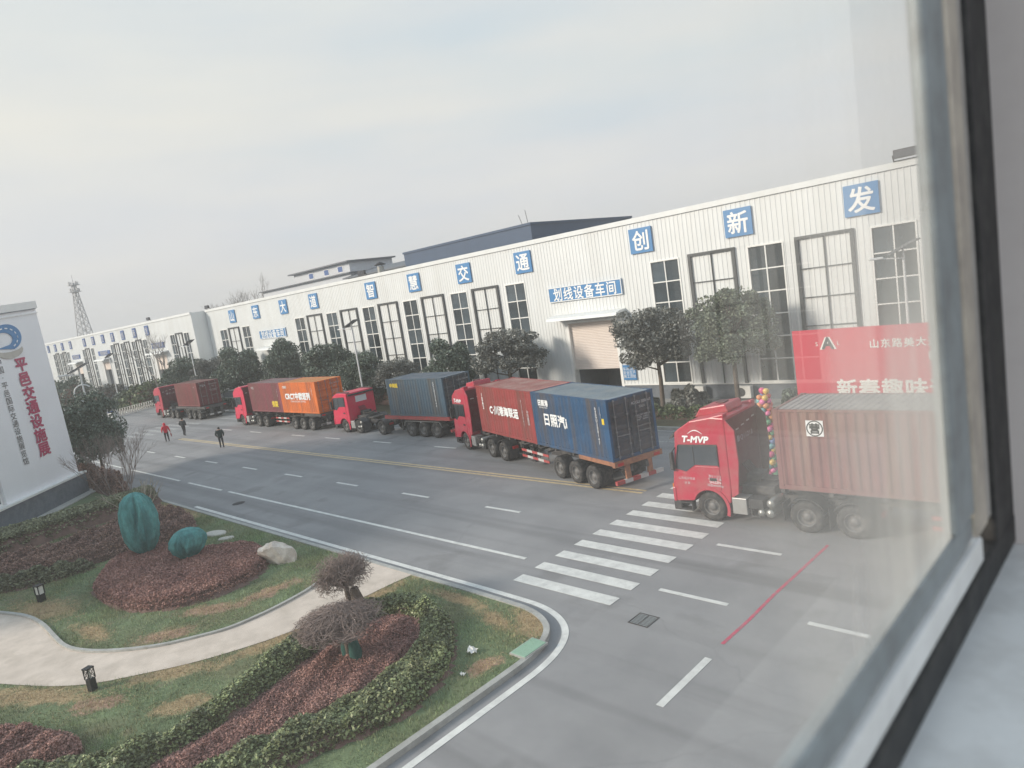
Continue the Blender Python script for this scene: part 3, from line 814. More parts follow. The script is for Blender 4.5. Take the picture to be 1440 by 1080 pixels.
# stepped grey house behind
sh = empty('rooftop_house', (-122, 74, 0), 0, 'stepped pale house with flat eaves behind the workshop roof', 'house')
q = MB(); q.box(-17, 16, -4, 6, 0, 15.7); q.box(-4.5, 15.2, -3.4, 6, 15.9, 17.7); q.build('wall', M['house_wall'], sh)
q = MB(); q.box(-17.8, 16.6, -4.6, 6.4, 15.7, 15.9); q.box(-5.4, 15.9, -4.2, 6.4, 17.7, 17.95); q.build('roof', M['roof_grey'], sh)
for x in (2.0, 12.2, 7.5):
    f = MB(); f.box(x - .9, x + .9, -3.46, -3.40, 16.15, 17.35); fo = f.build('window', M['white_trim'], sh)
    g = MB(); g.box(x - .75, x + .75, -3.49, -3.462, 16.28, 17.22); g.build('pane', M['sign_navy'], fo)
lr = empty('low_hall', (-92, 72, 0), 0, 'low dark roofed hall between the stepped house and the dark hall', 'hall')
q = MB(); q.box(-13.5, 14, -3, 10, 0, 15.0); q.build('wall', M['render_grey'], lr)
q = MB(); q.prism([(-3.8, 14.9), (3, 16.2), (10.5, 15.0), (10.5, 14.8), (-3.8, 14.7)], -14, 14.4, plane='yz'); q.build('roof', M['roof_grey'], lr)
# air conditioners at the foot of the wall
for i, x in enumerate((-23.15, -20.0)):
    a = empty('air_conditioner', (x, 39.62, .25), 0, 'white outdoor air conditioner unit under the windows, ' + ('left' if i == 0 else 'right') + ' of the pair', 'air conditioner', 'air conditioner units at the wall')
    q = MB(); q.box(-.48, .48, -.19, .17, 0, .76); q.build('case', M['plastic_white'], a, bevel=.02)
    q = MB(); q.lathe([(.27, -.215), (.27, -.192), (.24, -.192), (.06, -.205), (.0, -.21)], 20, 'y', (-.14, 0, .38)); q.build('fan_grille', M['dark_plastic'], a)
    q = MB(); q.box(-.4, -.34, -.15, .15, -.15, -.002); q.box(.34, .4, -.15, .15, -.15, -.002); q.build('feet', M['iron'], a)

# ================================================================== EXHIBITION HALL (left)
HC = Vector((-52.35, 11.28, 0)); HD = Vector((.7292, -.6843, 0)); HT = math.atan2(-HD.y, -HD.x)
eh = empty('exhibition_hall', (HC.x, HC.y, 0), HT, 'white exhibition hall with red vertical lettering at the left edge', 'hall')
# local: x runs right to left as -s, so wall spans x in [-24, 0], front face at y=0 facing -y
WX = -7.0
q = MB(); q.box(WX, 0, 0, 14, 1.5, 12.3); q.box(-24, WX, 0.25, 14, 4.3, 12.3); q.box(-24, WX, .25, 14, 0, 1.5); q.box(WX, 0, .0, 14, 0, 1.5)
q.build('wall', M['hall_white'], eh)
q = MB(); q.box(-24, .25, -.28, 14.2, .1, 1.38); q.build('plinth', M['plinth'], eh)
q = MB(); q.box(-24, .30, -.36, 14.3, 1.38, 1.5); q.build('plinth_cap', M['white_trim'], eh)
q = MB(); q.box(-24, .08, -.10, 14.1, 12.3, 12.75); q.box(-24, .04, -.06, 14.1, 11.98, 12.04); q.build('coping', M['white_trim'], eh)
q = MB(); q.box(-24, -.1, -.115, -.102, 12.26, 12.30); q.build('coping_line', M['plinth'], eh)  # thin dark line along the foot of the coping
for x in (-8.6, -12.0):
    f = MB(); f.box(x - 1.5, x + 1.5, .12, .24, 1.5, 1.64); f.box(x - 1.5, x + 1.5, .12, .24, 4.16, 4.3); f.box(x - 1.5, x - 1.38, .12, .24, 1.64, 4.16); f.box(x + 1.38, x + 1.5, .12, .24, 1.64, 4.16); f.box(x - 1.38, x + 1.38, .13, .23, 2.3, 2.38)
    fo = f.build('window', M['white_trim'], eh)
    g = MB(); g.box(x - 1.38, x + 1.38, .16, .18, 1.64, 2.3); g.build('pane', M['glass_dark'], fo)
    g = MB(); g.box(x - 1.38, x + 1.38, .16, .18, 2.38, 4.16); g.build('pane', M['glass_dark'], fo)
def column(chars, x, ztop, pitch, size, m, bold, sx=1.0):
    q = []
    for i, ch in enumerate(chars):
        me = centre_mesh(text_mesh(ch, size, M[m], bold, sx, 1, .03))
        # centre vertically too
        a = np.empty(len(me.vertices) * 3, dtype=np.float32); me.vertices.foreach_get('co', a); a = a.reshape(-1, 3)
        me.transform(Matrix.Translation((x, ztop - (i + .5) * pitch, 0)))
        q.append(me)
    bm = bmesh.new()
    for me in q: bm.from_mesh(me); bpy.data.meshes.remove(me)
    out = bpy.data.meshes.new('lettering'); bm.to_mesh(out); bm.free(); out.materials.append(M[m])
    return link('lettering', out, eh, (0, -.035, 0), (PI / 2, 0, 0))
column('平邑交通设施展', -2.75, 9.55, .89, .88, 'red_print', .034, 1.32)
column('中国·平邑国际交通设施展览馆', -4.62, 9.75, .465, .455, 'black_print', .0, 1.2)
# emblem: blue road curling over a pale crescent
def arc(cx, cz, rx, rz, a0, a1, n): return [(cx + rx * math.cos(math.radians(a0 + (a1 - a0) * i / n)), cz + rz * math.sin(math.radians(a0 + (a1 - a0) * i / n))) for i in range(n + 1)]
outer = arc(-3.35, 10.85, 1.28, .78, 150, -75, 26); inner = arc(-3.75, 10.75, .85, .42, -60, 150, 22)
q = MB(); q.prism(outer + [(-4.45, 10.28)] + inner, -.05, -.03); q.build('emblem_road', M['sign_blue'], eh)
q = MB()
for a in range(135, -70, -26):
    p0, p1 = arc(-3.52, 10.80, 1.06, .60, a, a, 1)[0], arc(-3.52, 10.80, 1.06, .60, a - 13, a - 13, 1)[0]
    q.bar((p0[0], -.055, p0[1]), (p1[0], -.055, p1[1]), .02, .07)
q.build('emblem_dashes', M['white_print'], eh)
q = MB(); q.prism(arc(-3.4, 10.1, 1.2, .52, 190, 350, 18) + arc(-3.4, 10.2, 1.15, .22, -10, -170, 18), -.05, -.03); q.build('emblem_base', M['slab'], eh)
q = MB(); q.box(-24, .9, -1.0, 1, .0, .16); o = q.build('apron', M['concrete'], eh)
# the sign tower tapers upwards and its top edge falls away to the left
for ch in [c for c in eh.children] + [g for c in eh.children for g in c.children]:
    if ch.type != 'MESH' or 'done' in ch.data: continue
    ch.data['done'] = 1
    lt = ch.name.startswith('lettering')
    for v in ch.data.vertices:
        z = v.co.y if lt else v.co.z
        k = max(z - 1.45, 0)
        dz = .070 * v.co.x * k / 11
        v.co.x -= .030 * k
        if lt: v.co.y += dz
        else: v.co.z += dz

# ================================================================== OUR OWN BUILDING AND WINDOW
XW = -.12
ob = empty('office_building', (0, 0, 0), 0, 'office building the picture is taken from, pale jamb and white sill at the right edge', 'building')
zs, zt, y0, y1 = CAMZ - .2865, CAMZ + 1.15, -2.9, .7045
q = MB(); xa, xb = -.17, -.03
q.box(xa, xb, y1, 6, 0, 13); q.box(xa, xb, -3.3, y0, 0, 13); q.box(xa, xb, y0, y1, 0, zs - .04); q.box(xa, xb, y0, y1, zt, 13)
q.build('front_wall', M['jamb'], ob)
# unseen room left open behind the window wall to light jamb and sill
q = MB(); q.box(xb, 4.6, -3.2, 3.2, 7.4, 7.5); q.build('floor', M['apron'], ob)
q = MB(); q.box(xb, 4.6, -3.3, 6, 0, 7.39); q.build('storeys', M['jamb'], ob)
# sill board, running from the frame to just past the wall
q = MB(); q.box(XW - .008, -.022, y0, y1 - .001, zs - .04, zs); q.build('window_sill', M['sill'], ob, bevel=.004)
def glass_pane():
    m = bpy.data.materials.new('window_glass'); m.use_nodes = True
    n, l = m.node_tree.nodes, m.node_tree.links
    for k in list(n):
        if k.type == 'BSDF_PRINCIPLED': n.remove(k)
    out = n['Material Output']
    tr = n.new('ShaderNodeBsdfTransparent'); tr.inputs[0].default_value = (.97, .98, .98, 1)
    gl = n.new('ShaderNodeBsdfGlossy'); gl.inputs['Roughness'].default_value = .015
    ge = n.new('ShaderNodeNewGeometry'); dp = n.new('ShaderNodeVectorMath'); dp.operation = 'DOT_PRODUCT'
    l.new(ge.outputs['Normal'], dp.inputs[0]); l.new(ge.outputs['Incoming'], dp.inputs[1])
    def mth(op, a, b=None):
        q = n.new('ShaderNodeMath'); q.operation = op
        if isinstance(a, float): q.inputs[0].default_value = a
        else: l.new(a, q.inputs[0])
        if b is not None: q.inputs[1].default_value = b
        return q.outputs[0]
    ab = mth('ABSOLUTE', dp.outputs['Value']); om = n.new('ShaderNodeMath'); om.operation = 'SUBTRACT'; om.inputs[0].default_value = 1.0; l.new(ab, om.inputs[1])
    fr = mth('MULTIPLY_ADD', mth('POWER', om.outputs[0], 5.0), .9); fr.node.inputs[2].default_value = .028
    m1 = n.new('ShaderNodeMixShader'); l.new(fr, m1.inputs[0]); l.new(tr.outputs[0], m1.inputs[1]); l.new(gl.outputs[0], m1.inputs[2])
    tl = n.new('ShaderNodeBsdfTranslucent'); tl.inputs[0].default_value = (.58, .585, .57, 1)
    # dust film and painted pale veil, thicker in streaks, low and by the sash
    t = n.new('ShaderNodeTexCoord'); s = n.new('ShaderNodeSeparateXYZ'); l.new(t.outputs['Object'], s.inputs[0])
    mr = n.new('ShaderNodeMapRange'); mr.interpolation_type = 'SMOOTHSTEP'; mr.inputs[1].default_value = .13; mr.inputs[2].default_value = .52; mr.inputs[3].default_value = 0; mr.inputs[4].default_value = .66
    l.new(s.outputs['Y'], mr.inputs[0])
    mv = n.new('ShaderNodeMapRange'); mv.interpolation_type = 'SMOOTHSTEP'; mv.inputs[1].default_value = .06; mv.inputs[2].default_value = -.10; mv.inputs[3].default_value = .36; mv.inputs[4].default_value = 1.0
    l.new(s.outputs['Z'], mv.inputs[0])
    mm = n.new('ShaderNodeMath'); mm.operation = 'MULTIPLY'; l.new(mr.outputs[0], mm.inputs[0]); l.new(mv.outputs[0], mm.inputs[1])
    mp_ = n.new('ShaderNodeMapping'); mp_.inputs['Scale'].default_value = (1, 9, 2.2); mp_.inputs['Rotation'].default_value = (.5, 0, 0); l.new(t.outputs['Object'], mp_.inputs[0])
    z = n.new('ShaderNodeTexNoise'); z.inputs['Scale'].default_value = 3; z.inputs['Detail'].default_value = 5; l.new(mp_.outputs[0], z.inputs['Vector'])
    zr = n.new('ShaderNodeMapRange'); zr.inputs[1].default_value = .3; zr.inputs[2].default_value = .75; zr.inputs[3].default_value = .7; zr.inputs[4].default_value = 1.25
    l.new(z.outputs['Fac'], zr.inputs[0])
    ad = n.new('ShaderNodeMath'); ad.operation = 'ADD'; ad.inputs[1].default_value = DUST_VEIL; l.new(mm.outputs[0], ad.inputs[0])
    mu = n.new('ShaderNodeMath'); mu.operation = 'MULTIPLY'; mu.use_clamp = True; l.new(ad.outputs[0], mu.inputs[0]); l.new(zr.outputs[0], mu.inputs[1])
    m2 = n.new('ShaderNodeMixShader'); l.new(mu.outputs[0], m2.inputs[0]); l.new(m1.outputs[0], m2.inputs[1]); l.new(tl.outputs[0], m2.inputs[2])
    l.new(m2.outputs[0], out.inputs['Surface'])
    return m
DUST_VEIL = .034
M['window_glass'] = glass_pane()
mt = bpy.data.materials.new('glass_edge'); mt.use_nodes = True
_n = mt.node_tree.nodes; _n.remove(_n['Principled BSDF']); _t = _n.new('ShaderNodeBsdfTransparent'); mt.node_tree.links.new(_t.outputs[0], _n['Material Output'].inputs[0])
wz = CAMZ
# sash: stile at the right, rail along the bottom
q = MB()
q.box(XW - .010, XW, .521, .572, wz - .2145, zt)
q.box(XW - .012, XW - .002, y0, .572, wz - .2345, wz - .215)
wd_ = q.build('window', M['alu_sash'], ob, bevel=.003)
q = MB(); q.box(XW - .006, XW + .0005, .578, .610, wz - .236, zt); q.build('edge_strip', M['alu_edge'], wd_, bevel=.003)
q = MB(); q.box(XW - .006, XW - .001, .6115, .629, wz - .236, zt); q.build('brush_strip', M['brush'], wd_, bevel=.002)
q = MB(); q.box(XW - .016, XW + .001, y0, .585, wz - .2565, wz - .2365); q.build('rail_cap', M['sill'], wd_, bevel=.002)
q = MB(); q.box(XW - .012, XW + .0015, .6305, .7035, wz - .262, zt); q.box(XW - .011, XW + .002, y0, .7030, zs + .0005, wz - .2575); q.build('weather_seal', M['seal'], wd_, bevel=.003)
q = MB(); q.add([(0, y0, wz - .22 - wz), (0, .524, wz - .22 - wz), (0, .524, zt - wz), (0, y0, zt - wz)], [(0, 1, 2, 3)], 0)
q.add([(-.003, y0, -.22), (-.003, .524, -.22), (-.003, .524, zt - wz), (-.003, y0, zt - wz)], [(3, 2, 1, 0)], 1)
q.add([(0, y0, -.22), (0, .524, -.22), (-.003, .524, -.22), (-.003, y0, -.22)], [(0, 1, 2, 3)], 1)
g = q.mesh('pane', [M['window_glass'], mt])
link('pane', g, wd_, (XW - .0045, 0, wz))
# ================================================================== VEHICLES
# local frame: x = metres behind the front bumper, y = 0 near side .. 2.5 far side, z up
def wheel_meshes(wd):
    R = .52
    q = MB(); h_ = wd
    q.lathe([(.30, .03), (.34, .005), (.44, .0), (.495, .02), (R, .06), (R, h_ - .06), (.495, h_ - .02), (.44, h_), (.30, h_)], 30, 'y')
    for k in range(30):                       # tread blocks
        a = 2 * PI * k / 30; c, s_ = math.cos(a), math.sin(a)
        q.bar((c * (R - .006), .07, s_ * (R - .006)), (c * (R - .006), h_ - .07, s_ * (R - .006)), .055, .03)
    ty = q.mesh('tyre', M['rubber'])
    q = MB(); q.lathe([(.305, .03), (.29, .02), (.275, .05), (.26, .12), (.22, .15), (.15, .14), (.13, .08), (.10, .055), (.0, .05)], 26, 'y')
    for k in range(10):
        a = 2 * PI * k / 10; q.lathe([(.016, .12), (.016, .10), (0, .098)], 6, 'y', (.19 * math.cos(a), 0, .19 * math.sin(a)))
    rf = q.mesh('rim', M['rim_steel'])
    return ty, rf
TYRE, RIM = wheel_meshes(.30)
TYRED, RIMD = wheel_meshes(.62)
HUB = None
def wheel(par, x, side, dual):
    y = .04 if side == 0 else 2.46
    o = empty('wheel', (x, y, .52)); o.parent = par
    if side: o.rotation_euler = (0, 0, PI)
    link('tyre', TYRED if dual else TYRE, o, (0, 0, 0)); link('rim', RIMD if dual else RIM, o, (0, 0, 0))
    return o

CABLET = {}
def tractor(loc, rz, label, high=True, red='cab_red', axles=(1.42, 4.68, 6.10), letter=None, plate=True, big=False, scoop=True):
    t = empty('truck_tractor', loc, rz, label, 'truck', 'red trucks queuing along the road')
    R_ = M[red]
    # cab shell: side outline with a wheel arch, extruded across
    top = 3.72 if high else 3.05
    ft = 3.22 if high else 2.86
    arch = [(1.42 + .66 * math.cos(math.radians(a)), .52 + .66 * math.sin(math.radians(a))) for a in range(15, 166, 15)][::-1]
    lower = [(.06, .62)] + [(max(.1, a), b) for a, b in arch] + [(2.2, .75)]
    up = [(2.25, 1.2), (2.25, top), (1.75, top + .02), (.95, (top + ft) / 2 + .12), (.42, ft + .04), (.30, ft - .06), (.26, 2.72), (.10, 1.78), (.03, 1.25)]
    q = MB(); q.prism(lower + up, .0, 2.5, plane='xz')
    q.build('cab', R_, t, bevel=.045)
    # back wall with darker lining and frame
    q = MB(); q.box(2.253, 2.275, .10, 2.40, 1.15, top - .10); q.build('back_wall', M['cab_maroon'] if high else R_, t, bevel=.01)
    if not high:
        q = MB(); q.box(2.276, 2.284, .75, 1.75, 2.25, 2.72); q.build('rear_window', M['lamp_clear'], t)
        q = MB(); q.box(2.30, 2.42, .1, 2.4, 2.84, 2.96); q.box(.7, 2.4, .15, .25, 3.07, 3.13); q.box(.7, 2.4, 2.25, 2.35, 3.07, 3.13); q.build('roof_rail', M['dark_plastic'], t)
    if high:
        q = MB()
        for i in range(5): q.box(2.2765, 2.281, .32 + i * .42, .54 + i * .42, 3.06 + i * .06, 3.11 + i * .06)
        q.build('reflector_strip', M['stripe_white'], t)
        me = centre_mesh(text_mesh('鲁Q11213', .24, M['grey_print'], .004, 1, 1.25)); link('lettering', me, t, (2.2785, 1.35, 2.80), (PI / 2, 0, PI / 2))
        # side fairings closing the gap behind the cab
        for y in (.0, 2.44):
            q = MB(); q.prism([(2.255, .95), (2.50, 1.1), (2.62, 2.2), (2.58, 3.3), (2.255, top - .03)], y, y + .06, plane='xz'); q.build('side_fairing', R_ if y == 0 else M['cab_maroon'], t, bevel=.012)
    # doors, windows
    for s in (0, 1):
        ys = (-.018, .004) if s == 0 else (2.496, 2.518)
        q = MB(); q.prism([(.20, 1.05), (.14, 1.42), (.20, 1.78), (.62, 1.70), (1.0, 1.98), (1.90, 2.0), (1.92, 1.25), (1.80, 1.05), (1.5, 1.22), (1.05, 1.18), (.85, 1.05)], ys[0], ys[1]); d = q.build('door', R_, t, bevel=.006)
        q = MB(); y_ = ys[0] - .022 if s == 0 else ys[1] + .002; q.box(1.52, 1.76, y_, y_ + .02, 1.50, 1.60); q.build('handle', M['dark_plastic'], d)
        yw = (-.012, -.003) if s == 0 else (2.503, 2.512)
        q = MB(); q.prism([(.24, 1.84), (.62, 1.76), (1.0, 2.03), (1.86, 2.05), (1.86, 2.72), (.40, 2.66)], yw[0] - .001, yw[1]); q.build('side_window', M['glass_cab'], t)
        yf = (-.022, -.002) if s == 0 else (2.502, 2.522)
        q = MB(); q.bar((.40, (yf[0] + yf[1]) / 2, 2.70), (1.90, (yf[0] + yf[1]) / 2, 2.76), .02, .07); q.bar((1.89, (yf[0] + yf[1]) / 2, 2.76), (1.89, (yf[0] + yf[1]) / 2, 2.02), .02, .06); q.bar((.22, (yf[0] + yf[1]) / 2, 1.84), (.40, (yf[0] + yf[1]) / 2, 2.70), .02, .07)
        q.bar((.98, (yf[0] + yf[1]) / 2, 2.02), (.98, (yf[0] + yf[1]) / 2, 2.72), .014, .035)
        q.build('window_surround', M['dark_plastic'], t)
        # mirror
        ym = -.19 if s == 0 else 2.52
        q = MB(); q.box(.10, .22, ym, ym + .16, 1.82, 2.46); mi = q.build('mirror', M['dark_plastic'], t, bevel=.03)
        q = MB(); q.bar((.16, ym + .09, 2.44), (.28, 0 if s == 0 else 2.5, 2.62), .035); q.bar((.16, ym + .09, 1.85), (.16, 0 if s == 0 else 2.5, 1.75), .035); q.build('mirror_arm', M['dark_plastic'], mi)
        # steps and front wing
        yb = (-.03, .30) if s == 0 else (2.2, 2.53)
        q = MB(); q.box(.0, .12, yb[0], yb[1], .62, 1.15); q.build('wing_panel', R_, t, bevel=.03)
        q = MB(); q.box(.12, .70, yb[0] + .05, yb[1], .30, .36); q.box(.14, .68, yb[0] + .06, yb[1], .56, .61); q.box(.12, .16, yb[0] + .1, yb[1], .36, .62); q.box(.64, .68, yb[0] + .1, yb[1], .36, .62); q.build('step', M['dark_plastic'], t)
        # wheel arch trim
        yy = -.03 if s == 0 else 2.49
        a1 = [(1.42 + .74 * math.cos(math.radians(a)), .52 + .74 * math.sin(math.radians(a))) for a in range(-20, 161, 12)]
        a2 = [(1.42 + .63 * math.cos(math.radians(a)), .52 + .63 * math.sin(math.radians(a))) for a in range(-20, 161, 12)][::-1]
        q = MB(); q.prism(a1 + a2, yy, yy + .05); q.build('wheel_arch', R_, t)
        q = MB(); yh = -.006 if s == 0 else 2.485; q.box(-.03, .03, .12 + s * 1.86, .52 + s * 1.86, .66, .92); q.build('headlight', M['lamp_clear'], t, bevel=.02)
        q = MB(); q.box(-.028, .0, .05 + s * 2.25, .15 + s * 2.25, 1.0, 1.25); q.build('indicator', M['lamp_orange'], t)
    # front face
    q = MB(); q.prism([(.075, 1.72), (.285, 2.70), (.27, 2.71), (.06, 1.73)], .14, 2.36); q.build('windscreen', M['glass_cab'], t)
    q = MB(); q.prism([(-.01, 1.02), (.02, 1.55), (.05, 1.55), (.05, 1.02)], .35, 2.15)
    q.build('grille', M['dark_plastic'], t)
    q = MB()
    for z in (1.1, 1.22, 1.34, 1.46): q.box(-.03, .0, .42, 2.08, z, z + .035)
    q.build('grille_bars', M['alu'], t)
    q = MB(); q.box(-.05, .25, .02, 2.48, .28, .64); q.build('bumper', M['dark_plastic'], t, bevel=.04)
    if high:
        q = MB(); q.prism([(.12, ft - .28), (.02, ft - .34), (.02, ft - .30), (.24, ft - .06), (.29, ft - .10)], .1, 2.4); q.build('sun_visor', M['dark_plastic'], t)
    # roof hatch and deflector fin
    if high and scoop:
        q = MB(); q.prism([(.72, 3.52), (.95, 3.86), (1.95, 4.02), (2.05, 3.74)], .80, 1.95); q.build('roof_hatch', R_, t, bevel=.05)
        q = MB(); q.box(1.45, 1.75, 1.1, 1.5, 4.0, 4.03); q.build('hatch_vent', M['cab_maroon'], t)
        q = MB(); q.prism([(.95, 3.50), (1.35, 3.66), (2.24, 3.86), (2.24, 3.55)], .02, .32); q.build('roof_fin', R_, t, bevel=.04)
        q = MB(); q.prism([(.95, 3.50), (1.35, 3.66), (2.24, 3.86), (2.24, 3.55)], 2.18, 2.48); q.build('roof_fin', R_, t, bevel=.04)
    # chassis
    xe = axles[-1] + .75
    q = MB(); q.box(.3, xe, .80, .90, .66, .94); q.box(.3, xe, 1.60, 1.70, .66, .94)
    for x in (2.6, 3.6, axles[-2], axles[-1], xe - .08): q.box(x, x + .08, .90, 1.60, .70, .90)
    for x in axles: q.tube([(x, .3, .52), (x, 2.2, .52)], .09, 10)
    q.build('chassis', M['chassis'], t)
    q = MB(); q.box(2.35, 3.5, .6, 1.9, .95, 1.25); q.box(2.4, 2.9, .9, 1.6, 1.25, 1.55); q.build('gearbox', M['chassis'], t, bevel=.03)
    q = MB(); q.box(axles[-2] - .2, axles[-2] + 1.0, .75, 1.75, 1.02, 1.10); q.box(axles[-2], axles[-2] + .8, .85, 1.65, .94, 1.02); q.build('fifth_wheel', M['chassis'], t, bevel=.02)
    q = MB(); q.box(2.22, 2.74, .02, .55, .38, .95); q.build('toolbox', M['alu'], t, bevel=.02)
    q = MB(); q.box(2.25, 3.5, 1.95, 2.45, .40, .98); q.build('fuel_tank', M['tank_steel'], t, bevel=.08)
    for (x, z, r) in ((3.55, .84, .15), (3.50, .50, .15), (3.20, .50, .13)):
        q = MB(); q.lathe([(0, -.30), (r * .8, -.28), (r, -.22), (r, .52), (r * .8, .58), (0, .6)], 18, 'y', (x, .32, z)); q.build('air_tank', M['tank_steel'], t)
    q = MB(); q.box(2.80, 3.3, .05, .5, .62, .95); q.box(2.85, 3.2, .05, .1, .34, .38); q.box(2.85, 2.89, .05, .1, .38, .6); q.box(3.16, 3.2, .05, .1, .38, .6); q.build('battery_box', M['dark_plastic'], t, bevel=.01)
    q = MB()
    for i in range(5): q.tube([(2.3, .9 + i * .12, 1.9), (2.7, .9 + i * .12, 1.45), (3.3, 1.0 + i * .1, 1.35), (4.0, 1.1 + i * .06, 1.55)], .022, 6)
    q.build('air_hoses', M['dark_plastic'], t)
    for x in axles[1:]:
        for s in (0, 1):
            yy = .02 if s == 0 else 1.86
            o_ = [(x + .66 * math.cos(math.radians(a)), .52 + .64 * math.sin(math.radians(a))) for a in range(28, 153, 12)]
            i_ = [(x + .63 * math.cos(math.radians(a)), .52 + .61 * math.sin(math.radians(a))) for a in range(28, 153, 12)][::-1]
            q = MB(); q.prism(o_ + i_, yy, yy + .62); q.build('mudguard', M['dark_plastic'], t)
        q = MB(); q.box(x + .70, x + .715, .05, .62, .22, .92); q.box(x - .715, x - .70, .05, .62, .35, .92); q.build('mud_flap', M['dark_plastic'], t)
    q = MB()
    for y in (.25, 1.95): q.box(xe - .02, xe + .05, y, y + .32, .72, .86)
    q.build('tail_light', M['lamp_red'], t)
    for i, x in enumerate(axles):
        d = x >= axles[-2] if len(axles) > 2 and axles[1] - axles[0] > 2.5 else i == len(axles) - 1
        wheel(t, x, 0, d); wheel(t, x, 1, d)
    if letter:
        me = centre_mesh(text_mesh(letter, .31, M['white_print'], .016, 1.12, 1.04, .004, .22)); link('lettering', me, t, (1.12, -.008, 2.95), (PI / 2, 0, 0))
    if big:
        q = MB(); q.prism([(.85 + .02 * 0 + .55 * i / 10, 3.16 + .13 * math.sin(PI * i / 10)) for i in range(11)] + [(.85 + .55 * (10 - i) / 10, 3.145 + .11 * math.sin(PI * i / 10)) for i in range(11)], -.012, -.002); q.build('swoosh', M['white_print'], t)
    
        for tx, z, sz in (('鲁Q·11213', 1.70, .10), ('核定载质量', 1.60, .10), ('SHIZEN', 1.48, .13), ('限载49000kg', 1.36, .11)):
            me = centre_mesh(text_mesh(tx, sz, M['grey_print'] if sz < .12 else M['white_print'], .003)); link('lettering', me, t, (1.86 if z > 9 else 1.70, -.021, z - .03), (PI / 2, 0, 0))
        me = centre_mesh(text_mesh('山东临沂物流', .11, M['grey_print'], .002)); link('lettering', me, t, (.62, -.021, 1.52), (PI / 2, 0, 0))
        me = centre_mesh(text_mesh('运 输', .10, M['grey_print'], .002)); link('lettering', me, t, (.62, -.021, 1.36), (PI / 2, 0, 0))
    return t

